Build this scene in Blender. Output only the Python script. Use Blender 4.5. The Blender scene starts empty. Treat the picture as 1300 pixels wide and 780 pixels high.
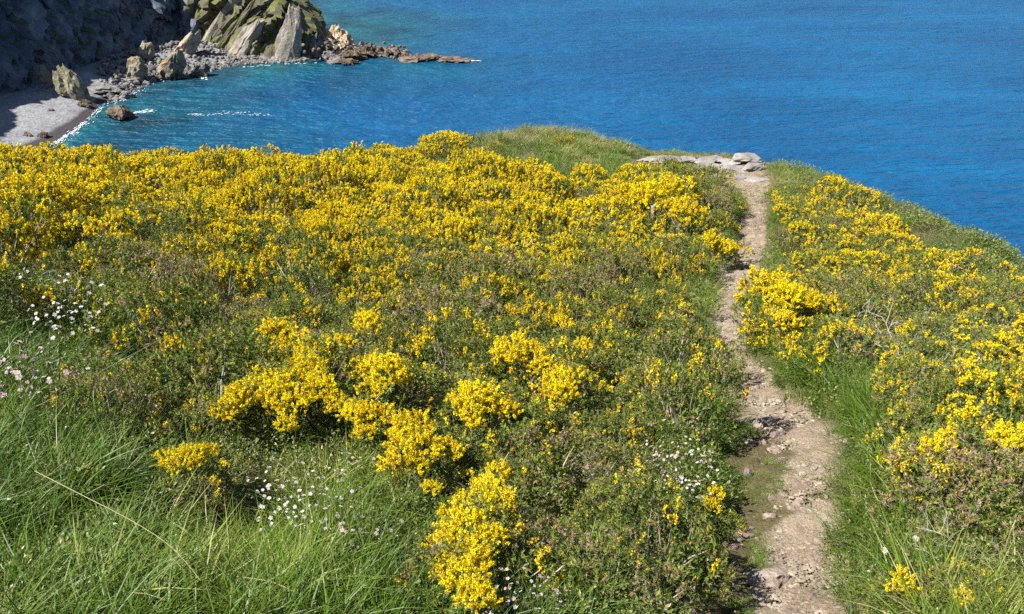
import bpy, math, random
import numpy as np

# ------------------------------------------------------------------ camera, world, sun, exposure
PITCH = math.radians(28.0)
HCAM = 45.0                      # eye above the sea
HFOV = math.radians(60.0)
SUN_AZ = (-0.90, -0.34)          # horizontal direction towards the sun
SUN_EL = math.radians(50.0)
SUN_STRENGTH, SKY_STRENGTH, EXPOSURE = 5.0, 0.052, 1.32

scene = bpy.context.scene
COL = scene.collection
cam_d = bpy.data.cameras.new("camera")
cam_d.sensor_width = 36.0
cam_d.lens = 18.0 / math.tan(HFOV / 2)
cam_d.clip_start, cam_d.clip_end = 0.1, 20000.0
cam = bpy.data.objects.new("camera", cam_d)
COL.objects.link(cam)
cam.location = (0, 0, HCAM)
cam.rotation_euler = (math.pi / 2 - PITCH, 0, 0)
scene.camera = cam

world = bpy.data.worlds.new("World")
scene.world = world
world.use_nodes = True
wn = world.node_tree
sky = wn.nodes.new("ShaderNodeTexSky")
sky.sky_type = 'NISHITA'
sky.sun_disc = False
sky.sun_elevation = SUN_EL
sky.sun_rotation = math.atan2(SUN_AZ[0], SUN_AZ[1])
sky.altitude = 50
sky.air_density, sky.dust_density, sky.ozone_density = 1.0, 0.3, 3.0
bgn = wn.nodes["Background"]
wn.links.new(sky.outputs[0], bgn.inputs[0])
bgn.inputs[1].default_value = SKY_STRENGTH

sun_d = bpy.data.lights.new("sun", 'SUN')
sun_d.energy = SUN_STRENGTH
sun_d.angle = math.radians(0.53)
sun_d.color = (1.0, 0.955, 0.87)
sun = bpy.data.objects.new("sun", sun_d)
COL.objects.link(sun)
_n = math.hypot(*SUN_AZ)
SDIR = np.array([SUN_AZ[0] / _n * math.cos(SUN_EL), SUN_AZ[1] / _n * math.cos(SUN_EL), math.sin(SUN_EL)])
import mathutils
sun.rotation_euler = mathutils.Vector(SDIR).to_track_quat('Z', 'Y').to_euler()
sun.location = tuple(SDIR * 300)

scene.view_settings.view_transform = 'Standard'
scene.view_settings.look = 'None'
scene.view_settings.gamma = 1.0
scene.view_settings.use_curve_mapping = False
scene.view_settings.exposure = EXPOSURE
scene.render.engine = 'CYCLES'
scene.cycles.use_adaptive_sampling = True
scene.cycles.adaptive_threshold = 0.02
scene.cycles.max_bounces = 4
scene.cycles.diffuse_bounces = 2
scene.cycles.glossy_bounces = 2
scene.cycles.transmission_bounces = 2
scene.cycles.transparent_max_bounces = 6
scene.cycles.use_denoising = False
scene.cycles.sample_clamp_direct = 6.0
scene.cycles.sample_clamp_indirect = 4.0

random.seed(7)
R = np.random.default_rng(7)

# ------------------------------------------------------------------ picture geometry -> places
FPX = 650.0 / math.tan(HFOV / 2)
cP, sP = math.cos(PITCH), math.sin(PITCH)


def ray(px, py):
    u, v = (px - 650.0) / FPX, (390.0 - py) / FPX
    d = np.array([u, cP + v * sP, -sP + v * cP])
    return d / np.linalg.norm(d)


def place(px, py, r):
    return np.array([0, 0, HCAM]) + ray(px, py) * r


def sea(px, py, z=0.0):
    d = ray(px, py)
    return np.array([0, 0, HCAM]) + d * ((z - HCAM) / d[2])


def project(P):
    P = np.atleast_2d(np.asarray(P, float))
    x, y, z = P[:, 0], P[:, 1], P[:, 2] - HCAM
    dep = y * cP - z * sP
    up = y * sP + z * cP
    return 650 + FPX * x / dep, 390 - FPX * up / dep


# ------------------------------------------------------------------ numpy noise
def _hash(i, j, k, seed):
    n = (i * 374761393 + j * 668265263 + k * 2147483647 + seed * 974711) & 0x7FFFFFFF
    n = ((n ^ (n >> 13)) * 1274126177) & 0x7FFFFFFF
    n = ((n ^ (n >> 15)) * 2246822519) & 0x7FFFFFFF
    return ((n ^ (n >> 16)) & 0xFFFFF) / float(0xFFFFF)


def vnoise(P, seed=0):
    P = np.asarray(P, float)
    f = np.floor(P).astype(np.int64)
    t = P - f
    t = t * t * (3 - 2 * t)
    out = 0
    for dx in (0, 1):
        wx = t[:, 0] if dx else 1 - t[:, 0]
        for dy in (0, 1):
            wy = t[:, 1] if dy else 1 - t[:, 1]
            for dz in (0, 1):
                wz = t[:, 2] if dz else 1 - t[:, 2]
                out = out + wx * wy * wz * _hash(f[:, 0] + dx, f[:, 1] + dy, f[:, 2] + dz, seed)
    return out


def fbm(P, seed=0, oct=4, gain=0.5):
    P = np.asarray(P, float)
    s, a, n = 0, 1.0, 0
    for o in range(oct):
        s = s + a * vnoise(P * (2.03 ** o) + 17.3 * o, seed + o)
        n += a
        a *= gain
    return s / n


def worley(P, seed=0):
    """distance to nearest cell point and a value of that cell"""
    P = np.asarray(P, float)
    f = np.floor(P).astype(np.int64)
    best = np.full(len(P), 9.0)
    val = np.zeros(len(P))
    for dx in (-1, 0, 1):
        for dy in (-1, 0, 1):
            for dz in (-1, 0, 1):
                c = f + np.array([dx, dy, dz])
                q = np.stack([c[:, a] + _hash(c[:, 0], c[:, 1], c[:, 2], seed + a + 1) for a in range(3)], 1)
                d = np.sum((q - P) ** 2, 1)
                m = d < best
                best[m] = d[m]
                val[m] = _hash(c[:, 0], c[:, 1], c[:, 2], seed + 9)[m]
    return np.sqrt(best), val


def poly_sd(P, poly):
    """signed distance to a closed polygon in plan, positive outside"""
    P = np.asarray(P, float)[:, :2]
    poly = np.asarray(poly, float)
    n = len(poly)
    d = np.full(len(P), 1e9)
    inside = np.zeros(len(P), bool)
    for i in range(n):
        a, b = poly[i], poly[(i + 1) % n]
        e = b - a
        w = P - a
        t = np.clip((w @ e) / max(e @ e, 1e-9), 0, 1)
        d = np.minimum(d, np.sum((w - t[:, None] * e) ** 2, 1))
        c = ((a[1] <= P[:, 1]) & (b[1] > P[:, 1])) | ((b[1] <= P[:, 1]) & (a[1] > P[:, 1]))
        with np.errstate(divide='ignore', invalid='ignore'):
            xi = a[0] + (P[:, 1] - a[1]) / (b[1] - a[1]) * (b[0] - a[0]) if b[1] != a[1] else np.full(len(P), 1e18)
        inside ^= c & (P[:, 0] < xi)
    d = np.sqrt(d)
    return np.where(inside, -d, d)


# ------------------------------------------------------------------ materials
def new_mat(name):
    m = bpy.data.materials.new(name)
    m.use_nodes = True
    m.node_tree.nodes.clear()
    return m, m.node_tree


class NT:
    def __init__(s, name):
        s.m, s.t = new_mat(name)

    def n(s, typ, **kw):
        nd = s.t.nodes.new(typ)
        for k, v in kw.items():
            if k.startswith('i_'):
                key = k[2:]
                key = int(key) if key.isdigit() else key.replace('_', ' ')
                nd.inputs[key].default_value = v
            else:
                setattr(nd, k, v)
        return nd

    def l(s, a, b):
        s.t.links.new(a, b)

    def ramp(s, fac, stops, interp='LINEAR'):
        r = s.t.nodes.new('ShaderNodeValToRGB')
        r.color_ramp.interpolation = interp
        el = r.color_ramp.elements
        el[0].position, el[0].color = stops[0][0], (*stops[0][1], 1)
        el[1].position, el[1].color = stops[-1][0], (*stops[-1][1], 1)
        for p, c in stops[1:-1]:
            e = el.new(p)
            e.color = (*c, 1)
        s.l(fac, r.inputs[0])
        return r.outputs[0]

    def mix(s, fac, a, b, blend='MIX'):
        m = s.t.nodes.new('ShaderNodeMix')
        m.data_type = 'RGBA'
        m.blend_type = blend
        for sock, v in ((m.inputs[0], fac), (m.inputs[6], a), (m.inputs[7], b)):
            if isinstance(v, bpy.types.NodeSocket):
                s.l(v, sock)
            elif isinstance(v, (int, float)):
                sock.default_value = v
            else:
                sock.default_value = (*v, 1)
        return m.outputs[2]

    def noise(s, vec, scale, detail=4, rough=0.55, typ=None):
        n = s.n('ShaderNodeTexNoise')
        n.inputs['Scale'].default_value = scale
        n.inputs['Detail'].default_value = detail
        n.inputs['Roughness'].default_value = rough
        if vec is not None:
            s.l(vec, n.inputs['Vector'])
        return n.outputs[0]

    def math(s, op, a, b=None, clamp=False):
        m = s.n('ShaderNodeMath', operation=op, use_clamp=clamp)
        for i, v in enumerate((a, b)):
            if v is None:
                continue
            if isinstance(v, bpy.types.NodeSocket):
                s.l(v, m.inputs[i])
            else:
                m.inputs[i].default_value = v
        return m.outputs[0]

    def principled(s, color, rough=0.8, spec=0.2, normal=None):
        p = s.n('ShaderNodeBsdfPrincipled')
        if isinstance(color, bpy.types.NodeSocket):
            s.l(color, p.inputs['Base Color'])
        else:
            p.inputs['Base Color'].default_value = (*color, 1)
        if isinstance(rough, bpy.types.NodeSocket):
            s.l(rough, p.inputs['Roughness'])
        else:
            p.inputs['Roughness'].default_value = rough
        p.inputs['Specular IOR Level'].default_value = spec
        if normal is not None:
            s.l(normal, p.inputs['Normal'])
        return p

    def out(s, sh):
        o = s.n('ShaderNodeOutputMaterial')
        s.l(sh, o.inputs[0])
        return s.m

    def bump(s, h, strength, dist, prev=None):
        b = s.n('ShaderNodeBump')
        b.inputs['Strength'].default_value = strength
        b.inputs['Distance'].default_value = dist
        s.l(h, b.inputs['Height'])
        if prev is not None:
            s.l(prev, b.inputs['Normal'])
        return b.outputs[0]


def leaf_mat(name, stops, trans=0.3, rough=0.55, spec=0.25, hue_noise=0.0):
    """colour from the per-piece value 'tone', thin leaf: diffuse and translucent"""
    t = NT(name)
    a = t.n('ShaderNodeAttribute', attribute_name='tone')
    oi = t.n('ShaderNodeObjectInfo')
    f = a.outputs['Fac']
    f = t.math('ADD', f, t.math('MULTIPLY', t.math('SUBTRACT', oi.outputs['Random'], 0.5), hue_noise), clamp=True)
    c = t.ramp(f, stops)
    p = t.principled(c, rough, spec)
    tr = t.n('ShaderNodeBsdfTranslucent')
    t.l(c, tr.inputs[0])
    mx = t.n('ShaderNodeMixShader')
    mx.inputs[0].default_value = trans
    t.l(p.outputs[0], mx.inputs[1])
    t.l(tr.outputs[0], mx.inputs[2])
    return t.out(mx.outputs[0])


M = {}
M['gorse_green'] = leaf_mat('gorse_green', [(0, (.048, .085, .016)), (.35, (.128, .175, .028)), (.65, (.225, .255, .050)),
                                            (.8, (.17, .17, .07)), (.9, (.24, .17, .10)), (1, (.30, .23, .16))], .25, .6, .2, .12)
M['gorse_brown'] = leaf_mat('gorse_brown', [(0, (.06, .075, .03)), (.3, (.12, .11, .05)), (.6, (.23, .17, .10)), (1, (.38, .30, .21))], .2, .8, .1, .1)
M['gorse_yellow'] = leaf_mat('gorse_yellow', [(0, (.42, .28, .13)), (.08, (.56, .30, .04)), (.14, (.66, .40, .01)), (.3, (.80, .55, .004)), (.7, (.93, .755, .005)), (1, (.96, .85, .012))], .3, .6, .08, .06)
M['twig'] = leaf_mat('twig', [(0, (.10, .075, .055)), (.5, (.22, .18, .14)), (1, (.42, .38, .33))], 0, .85, .1, .2)
M['grass_long'] = leaf_mat('grass_long', [(0, (.046, .092, .009)), (.45, (.105, .18, .013)), (.75, (.19, .255, .030)), (.88, (.33, .31, .10)), (1, (.52, .45, .25))], .35, .45, .35, .25)
M['grass_dry'] = leaf_mat('grass_dry', [(0, (.14, .15, .04)), (.4, (.28, .24, .09)), (1, (.55, .47, .28))], .3, .6, .2, .2)
M['herb'] = leaf_mat('herb', [(0, (.036, .066, .012)), (.5, (.098, .142, .022)), (.85, (.18, .215, .042)), (1, (.25, .20, .09))], .3, .4, .4, .25)
M['white_petal'] = leaf_mat('white_petal', [(0, (.34, .26, .27)), (.4, (.44, .39, .39)), (1, (.58, .57, .55))], .25, .6, .2)
M['pink_petal'] = leaf_mat('pink_petal', [(0, (.27, .17, .18)), (.5, (.40, .30, .29)), (1, (.54, .46, .43))], .25, .6, .2)
M['spike_green'] = leaf_mat('spike_green', [(0, (.17, .22, .05)), (1, (.46, .48, .16))], .3, .5, .3)
M['rust_leaf'] = leaf_mat('rust_leaf', [(0, (.20, .06, .03)), (.6, (.36, .13, .06)), (1, (.42, .26, .12))], .2, .7, .1)

# sea: deep water colour under a wind-rippled glossy surface
t = NT('sea_water')
geo = t.n('ShaderNodeNewGeometry')
mp = t.n('ShaderNodeMapping')
mp.inputs['Rotation'].default_value = (0, 0, math.radians(-14))
mp.inputs['Scale'].default_value = (.38, 1.0, 1)
t.l(geo.outputs['Position'], mp.inputs['Vector'])
v = mp.outputs[0]
h1 = t.noise(v, .42, 3, .6)
h2 = t.noise(v, 1.6, 3, .65)
h3 = t.noise(v, .06, 2, .5)
bm_ = t.bump(h3, .6, 3.0)
bm_ = t.bump(h1, 1.0, 2.3, bm_)
bm_ = t.bump(h2, 1.0, .32, bm_)
big = t.noise(geo.outputs['Position'], .018, 4, .55)
att = t.n('ShaderNodeAttribute', attribute_name='shallow')
mp2 = t.n('ShaderNodeMapping')
mp2.inputs['Rotation'].default_value = (0, 0, math.radians(-12))
mp2.inputs['Scale'].default_value = (.012, .075, 1)
t.l(geo.outputs['Position'], mp2.inputs['Vector'])
streak = t.noise(mp2.outputs[0], 1.0, 5, .6)
big = t.math('ADD', t.math('MULTIPLY', big, .55), t.math('MULTIPLY', streak, .45))
deep = t.ramp(big, [(.34, (.0004, .043, .127)), (.5, (.0006, .060, .158)), (.64, (.0010, .081, .198))])
shal = t.ramp(t.noise(geo.outputs['Position'], .07, 4, .6), [(.33, (.004, .024, .036)), (.48, (.005, .050, .074)), (.64, (.006, .082, .104))])
c = t.mix(att.outputs['Fac'], deep, shal)
p = t.principled(c, .36, .28, bm_)
p.inputs['IOR'].default_value = 1.333
M['sea'] = t.out(p.outputs[0])

# foam
t = NT('foam')
geo = t.n('ShaderNodeNewGeometry')
M['foam'] = t.out(t.principled((.50, .54, .58), .7, .2).outputs[0])

# soil of the hillside
t = NT('hill_soil')
geo = t.n('ShaderNodeNewGeometry')
n1 = t.noise(geo.outputs['Position'], 1.3, 6, .65)
n2 = t.noise(geo.outputs['Position'], 14, 5, .7)
c = t.ramp(n1, [(.3, (.055, .048, .028)), (.5, (.075, .085, .030)), (.7, (.13, .10, .06))])
n3 = t.noise(geo.outputs['Position'], 60, 4, .7)
c = t.mix(t.math('MULTIPLY', n2, .5), c, (.05, .06, .02))
c = t.mix(t.ramp(n3, [(.5, (0, 0, 0)), (.66, (1, 1, 1))]), c, (.22, .17, .09))
M['soil'] = t.out(t.principled(c, .95, .1, t.bump(n3, .9, .02, t.bump(n2, .8, .04))).outputs[0])

# stony earth of the path
t = NT('path_earth')
geo = t.n('ShaderNodeNewGeometry')
n1 = t.noise(geo.outputs['Position'], 2.2, 5, .65)
n2 = t.noise(geo.outputs['Position'], 30, 6, .75)
vo = t.n('ShaderNodeTexVoronoi', i_Scale=38.0)
t.l(geo.outputs['Position'], vo.inputs['Vector'])
c = t.ramp(n1, [(.3, (.15, .105, .072)), (.5, (.26, .20, .145)), (.7, (.35, .29, .225))])
c = t.mix(.45, c, t.ramp(n2, [(.3, (.09, .065, .045)), (.6, (.32, .255, .185)), (.8, (.50, .43, .35))]))
att = t.n('ShaderNodeAttribute', attribute_name='tone')
c = t.mix(att.outputs['Fac'], c, t.ramp(n2, [(.35, (.060, .048, .030)), (.48, (.115, .088, .050)), (.58, (.105, .105, .036)), (.75, (.22, .18, .11))]))
bb = t.bump(n2, .9, .035)
bb = t.bump(vo.outputs[0], .6, .015, bb)
M['path'] = t.out(t.principled(c, .95, .1, bb).outputs[0])


def rock_mat(name, stops, scale, lichen=None, lich_amt=.5, moss=None, bump=.05, wet=None):
    t = NT(name)
    geo = t.n('ShaderNodeNewGeometry')
    oi = t.n('ShaderNodeObjectInfo')
    n1 = t.noise(geo.outputs['Position'], scale, 6, .65)
    n2 = t.noise(geo.outputs['Position'], scale * 6, 5, .7)
    f = t.math('ADD', n1, t.math('MULTIPLY', t.math('SUBTRACT', oi.outputs['Random'], .5), .12))
    c = t.ramp(f, stops)
    c = t.mix(.3, c, t.ramp(n2, [(.3, (.05, .05, .05)), (.7, (.55, .52, .48))]), 'OVERLAY')
    sep = t.n('ShaderNodeSeparateXYZ')
    t.l(geo.outputs['Normal'], sep.inputs[0])
    if moss:
        k = t.math('ADD', sep.outputs[2], t.math('MULTIPLY', t.math('SUBTRACT', t.noise(geo.outputs['Position'], scale * 1.7, 4), .5), 1.6))
        k = t.ramp(k, [(moss[1], (0, 0, 0)), (moss[1] + .18, (1, 1, 1))])
        g = t.ramp(n2, [(.3, moss[0]), (.7, tuple(min(1, x * 1.9) for x in moss[0]))])
        c = t.mix(k, c, g)
    if lichen:
        k = t.ramp(t.noise(geo.outputs['Position'], scale * 2.3, 4), [(lich_amt, (0, 0, 0)), (lich_amt + .08, (1, 1, 1))])
        c = t.mix(k, c, lichen)
    if wet:
        sp = t.n('ShaderNodeSeparateXYZ')
        t.l(geo.outputs['Position'], sp.inputs[0])
        z = t.math('ADD', sp.outputs[2], t.math('MULTIPLY', t.math('SUBTRACT', n1, .5), 2.0))
        k = t.ramp(t.math('MULTIPLY', z, 1 / wet), [(.6, (1, 1, 1)), (1, (0, 0, 0))])
        c = t.mix(k, c, t.mix(.55, c, (.045, .035, .03)))
    return t.out(t.principled(c, .9, .15, t.bump(n2, .8, bump)).outputs[0])


M['cliff'] = rock_mat('cliff_shade_blue', [(.25, (.050, .064, .105)), (.42, (.095, .115, .165)), (.55, (.150, .168, .205)), (.72, (.22, .225, .235))], .16,
                      lichen=None, moss=((.040, .060, .022), .72), bump=.35, wet=2.2)  # rock darkened and tinted blue: the cliff's shade put into its base colour
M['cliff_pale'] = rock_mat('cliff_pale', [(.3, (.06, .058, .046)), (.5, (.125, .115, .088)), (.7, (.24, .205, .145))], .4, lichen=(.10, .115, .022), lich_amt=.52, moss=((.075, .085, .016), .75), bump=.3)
M['slab'] = rock_mat('slab_rock', [(.3, (.17, .155, .135)), (.5, (.29, .265, .235)), (.7, (.38, .345, .295))], .35, lichen=(.34, .21, .07), lich_amt=.58,
                     moss=((.09, .11, .02), .95), bump=.25)
M['boulder'] = rock_mat('boulder_rock', [(.3, (.10, .09, .075)), (.5, (.22, .20, .16)), (.7, (.36, .32, .26))], .5, lichen=(.16, .17, .035), lich_amt=.55,
                        moss=None, bump=.25)
M['orange_top'] = rock_mat('lichen_rock', [(.3, (.10, .09, .07)), (.5, (.20, .18, .14)), (.7, (.36, .32, .26))], .5, lichen=(.15, .16, .04), lich_amt=.6, moss=((.33, .13, .015), .85), bump=.25)
M['pale_rock'] = rock_mat('pale_rock', [(.3, (.30, .22, .14)), (.5, (.50, .40, .28)), (.7, (.60, .52, .42))], .6, lichen=(.45, .29, .10), lich_amt=.6, bump=.2)
M['dark_reef'] = rock_mat('reef_rock', [(.3, (.05, .04, .035)), (.5, (.13, .095, .07)), (.7, (.24, .20, .16))], .6, bump=.3)
M['scree'] = rock_mat('scree_rock', [(.3, (.075, .072, .072)), (.5, (.155, .150, .148)), (.7, (.27, .26, .255))], .9, bump=.1)
M['dark_scree'] = rock_mat('dark_scree', [(.3, (.06, .05, .045)), (.5, (.15, .125, .105)), (.7, (.30, .26, .21))], .8, lichen=(.34, .24, .10), lich_amt=.66, bump=.1)
M['brow_rock'] = rock_mat('brow_rock', [(.3, (.14, .125, .118)), (.5, (.25, .232, .22)), (.7, (.38, .36, .34))], 2.2, lichen=(.40, .33, .16), lich_amt=.66, bump=.04)
M['path_stone'] = rock_mat('path_stone', [(.3, (.17, .125, .105)), (.5, (.28, .22, .185)), (.7, (.42, .35, .30))], 6, bump=.02)
M['purple_stone'] = rock_mat('purple_stone', [(.3, (.13, .09, .085)), (.5, (.21, .155, .15)), (.7, (.30, .24, .23))], 6, bump=.02)
M['gravel'] = rock_mat('gravel_stone', [(.3, (.12, .095, .075)), (.5, (.27, .22, .17)), (.7, (.50, .44, .37))], 8, bump=.005)

t = NT('beach_shingle')
geo = t.n('ShaderNodeNewGeometry')
vo = t.n('ShaderNodeTexVoronoi', i_Scale=2.6)
t.l(geo.outputs['Position'], vo.inputs['Vector'])
n1 = t.noise(geo.outputs['Position'], .25, 5, .6)
bw = t.n('ShaderNodeRGBToBW')
t.l(vo.outputs['Color'], bw.inputs[0])
c = t.mix(.35, t.ramp(n1, [(.3, (.14, .142, .155)), (.5, (.185, .186, .20)), (.7, (.22, .22, .225))]), bw.outputs[0], 'OVERLAY')
sp = t.n('ShaderNodeSeparateXYZ')
t.l(geo.outputs['Position'], sp.inputs[0])
k = t.ramp(t.math('ADD', t.math('MULTIPLY', sp.outputs[2], .9), t.math('MULTIPLY', n1, .25)), [(.55, (1, 1, 1)), (.72, (0, 0, 0))])
c = t.mix(k, c, (.050, .046, .050))
M['beach'] = t.out(t.principled(c, .95, .1, t.bump(vo.outputs[0], .6, .12)).outputs[0])

t = NT('weathered_wood')
geo = t.n('ShaderNodeNewGeometry')
mp = t.n('ShaderNodeMapping')
mp.inputs['Scale'].default_value = (60, 60, 6)
t.l(geo.outputs['Position'], mp.inputs['Vector'])
c = t.ramp(t.noise(mp.outputs[0], 1, 4), [(.3, (.16, .14, .12)), (.7, (.38, .35, .31))])
M['wood'] = t.out(t.principled(c, .9, .1).outputs[0])


# ------------------------------------------------------------------ mesh helpers
def mesh_np(name, V, F, mat, attrs=None, smooth=False):
    """V (n,3), F (m,3) or (m,4) or list of such; point attributes"""
    V = np.ascontiguousarray(V, dtype=np.float32)
    Fs = F if isinstance(F, list) else [F]
    me = bpy.data.meshes.new(name)
    me.vertices.add(len(V))
    me.vertices.foreach_set('co', V.ravel())
    nl = sum(f.size for f in Fs)
    npoly = sum(len(f) for f in Fs)
    me.loops.add(nl)
    me.polygons.add(npoly)
    me.loops.foreach_set('vertex_index', np.concatenate([f.ravel() for f in Fs]).astype(np.int32))
    tot = np.concatenate([np.full(len(f), f.shape[1]) for f in Fs])
    st = np.concatenate([[0], np.cumsum(tot)[:-1]])
    me.polygons.foreach_set('loop_start', st.astype(np.int32))
    me.polygons.foreach_set('use_smooth', np.full(npoly, smooth, dtype=bool))
    for k, a in (attrs or {}).items():
        at = me.attributes.new(k, 'FLOAT', 'POINT')
        at.data.foreach_set('value', np.ascontiguousarray(a, dtype=np.float32))
    me.update(calc_edges=True)
    if mat is not None:
        me.materials.append(mat)
    return me


def obj(name, me, parent=None, loc=None, rz=0.0, sc=1.0):
    o = bpy.data.objects.new(name, me)
    COL.objects.link(o)
    if parent is not None:
        o.parent = parent
    if loc is not None:
        o.location = tuple(float(q) for q in loc)
    o.rotation_euler = (0, 0, rz)
    o.scale = (sc, sc, sc) if np.isscalar(sc) else tuple(sc)
    return o


def tag(o, label=None, cat=None, group=None, kind=None):
    for k, v in (('label', label), ('category', cat), ('group', group), ('kind', kind)):
        if v:
            o[k] = v
    return o


def grid_faces(nx, ny):
    i = np.arange(nx - 1)[None, :] + nx * np.arange(ny - 1)[:, None]
    i = i.ravel()
    return np.stack([i, i + 1, i + nx + 1, i + nx], 1)


def norm(v):
    return v / np.maximum(np.linalg.norm(v, axis=-1, keepdims=True), 1e-9)


def rand_dirs(n, rng=None):
    rng = rng or R
    return norm(rng.normal(size=(n, 3)))


class Tris:
    """collects soup of polygons with a tone value"""
    def __init__(s):
        s.V, s.T3, s.T4, s.tone, s.n = [], [], [], [], 0

    def add(s, V, F, tone):
        V = np.asarray(V, float)
        F = np.asarray(F)
        (s.T3 if F.shape[1] == 3 else s.T4).append(F + s.n)
        s.V.append(V)
        s.tone.append(np.broadcast_to(tone, (len(V),)).astype(float) if np.ndim(tone) == 0 else np.asarray(tone, float))
        s.n += len(V)

    def tri(s, A, B, C, tone):
        n = len(A)
        V = np.stack([A, B, C], 1).reshape(-1, 3)
        s.add(V, np.arange(3 * n).reshape(n, 3), np.repeat(tone, 3) if np.ndim(tone) else tone)

    def quad(s, A, B, C, D, tone):
        n = len(A)
        V = np.stack([A, B, C, D], 1).reshape(-1, 3)
        s.add(V, np.arange(4 * n).reshape(n, 4), np.repeat(tone, 4) if np.ndim(tone) else tone)

    def mesh(s, name, mat, smooth=False):
        F = []
        if s.T3:
            F.append(np.concatenate(s.T3))
        if s.T4:
            F.append(np.concatenate(s.T4))
        return mesh_np(name, np.concatenate(s.V), F, mat, {'tone': np.concatenate(s.tone)}, smooth)


def tube(T, pts, r0, r1, tone, sides=4):
    pts = np.asarray(pts, float)
    n = len(pts)
    tan = norm(np.gradient(pts, axis=0))
    ref = np.array([0.31, 0.17, 0.93])
    a = norm(np.cross(tan, ref))
    b = np.cross(tan, a)
    rr = np.linspace(r0, r1, n)[:, None, None]
    th = np.arange(sides) * 2 * math.pi / sides
    ring = pts[:, None, :] + rr * (a[:, None, :] * np.cos(th)[None, :, None] + b[:, None, :] * np.sin(th)[None, :, None])
    V = ring.reshape(-1, 3)
    F = []
    for i in range(n - 1):
        for k in range(sides):
            F.append((i * sides + k, i * sides + (k + 1) % sides, (i + 1) * sides + (k + 1) % sides, (i + 1) * sides + k))
    T.add(V, np.array(F), tone)

# ------------------------------------------------------------------ the hillside
_ctrl = [(0, 780, 5.0), (330, 780, 5.2), (650, 780, 5.4), (1010, 780, 5.9), (1300, 780, 6.0),
         (0, 500, 8.4), (330, 500, 8.9), (650, 500, 9.2), (1000, 520, 9.3), (1300, 520, 8.6),
         (0, 345, 12.6), (330, 345, 14.0), (650, 345, 14.6), (940, 345, 15.4), (1120, 370, 13.6), (1300, 425, 11.4),
         (0, 268, 17.5), (330, 265, 19.0), (650, 258, 20.2), (957, 258, 22.0), (1130, 280, 18.6),
         (0, 229, 22.4), (200, 224, 24.2), (400, 219, 26.0), (560, 191, 28.0), (690, 167, 30.0), (800, 190, 29.5), (930, 204, 28.5),
         (1010, 222, 25.5), (1100, 258, 21.0), (1200, 315, 16.8), (1300, 384, 13.4)]
CP = np.array([place(*c) for c in _ctrl] + [(0, 0, HCAM - 1.62), (-4, .2, HCAM - 1.9), (4, .2, HCAM - 2.2), (0, -8, HCAM + .8), (-14, 0, HCAM - 2.6),
              (12, -4, HCAM - 3.6), (-22, 8, HCAM - 4.6), (-26, 18, HCAM - 7.0)])


def _tps(r2):
    return np.where(r2 > 1e-12, .5 * r2 * np.log(np.maximum(r2, 1e-12)), 0)


_n = len(CP)
_A = np.zeros((_n + 3, _n + 3))
_A[:_n, :_n] = _tps(((CP[:, None, :2] - CP[None, :, :2]) ** 2).sum(-1)) + np.eye(_n) * .6
_A[:_n, _n] = 1
_A[:_n, _n + 1:] = CP[:, :2]
_A[_n:, :_n] = _A[:_n, _n:].T
_W = np.linalg.solve(_A, np.concatenate([CP[:, 2], np.zeros(3)]))

_crest = [(0, 228, 22.6), (200, 223, 24.4), (400, 218, 26.0), (560, 190, 28.2), (690, 166, 30.2), (800, 189, 29.8), (930, 202, 29.0),
          (1010, 220, 25.8), (1100, 256, 21.2), (1200, 313, 17.0), (1300, 382, 13.6), (1400, 455, 11.3)]
CREST = [tuple(place(*c)[:2]) for c in _crest]
LAND = [(-70, -40), (-70, 8), (-36, 15), (-20, 17.5)] + CREST + [(9.5, 4.5), (13, -4), (16, -40)]

# the path in the picture: row, left and right edge of trodden ground
PATH_PX = [(840, 850, 1126), (780, 865, 1114), (740, 875, 1104), (700, 888, 1091), (640, 912, 1080), (600, 928, 1085), (560, 928, 1083), (540, 926, 1068), (520, 918, 1042),
           (480, 914, 988), (440, 908, 954), (400, 903, 943), (370, 899, 947), (340, 909, 964), (310, 932, 973), (280, 941, 974), (258, 944, 974),
           (240, 936, 978), (222, 903, 975), (210, 888, 968)]


def z_raw(P):
    P = np.asarray(P, float)
    q = np.stack([np.clip(P[:, 0], -45, 30), np.clip(P[:, 1], -14, 48)], 1)
    z = np.empty(len(q))
    for s in range(0, len(q), 40000):
        b = q[s:s + 40000]
        z[s:s + 40000] = _tps(((b[:, None, :] - CP[None, :, :2]) ** 2).sum(-1)) @ _W[:_n] + _W[_n] + b @ _W[_n + 1:]
    return z


def z_base(P):
    z = z_raw(P)
    d = np.maximum(poly_sd(P, LAND), 0)
    q = np.concatenate([np.asarray(P, float)[:, :2], np.zeros((len(P), 1))], 1)
    drop = 1.15 * (np.sqrt(d * d + 1.6 ** 2) - 1.6) * (.75 + .5 * fbm(q * .08, 5, 2))
    z = z - drop
    z += .22 * (fbm(q * .45, 11, 3) - .5) + np.minimum(d, 6) * .35 * (fbm(q * .5, 12, 3) - .5)
    return z


def hit(px, py, h=0.0, f=z_base):
    """where the sight line through a picture point meets the hillside plus h"""
    d = ray(px, py)
    r = np.linspace(2.5, 45, 420)
    P = np.array([0, 0, HCAM]) + r[:, None] * d
    g = P[:, 2] - (f(P) + h)
    k = np.argmax(g < 0)
    if g[k] >= 0:
        k = len(r) - 1
    a = g[k - 1] / max(g[k - 1] - g[k], 1e-9) if k else 0
    return P[k - 1] + (P[k] - P[k - 1]) * a


_pl = np.array([hit(l, y) for y, l, r in PATH_PX])
_pr = np.array([hit(r, y) for y, l, r in PATH_PX])


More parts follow.
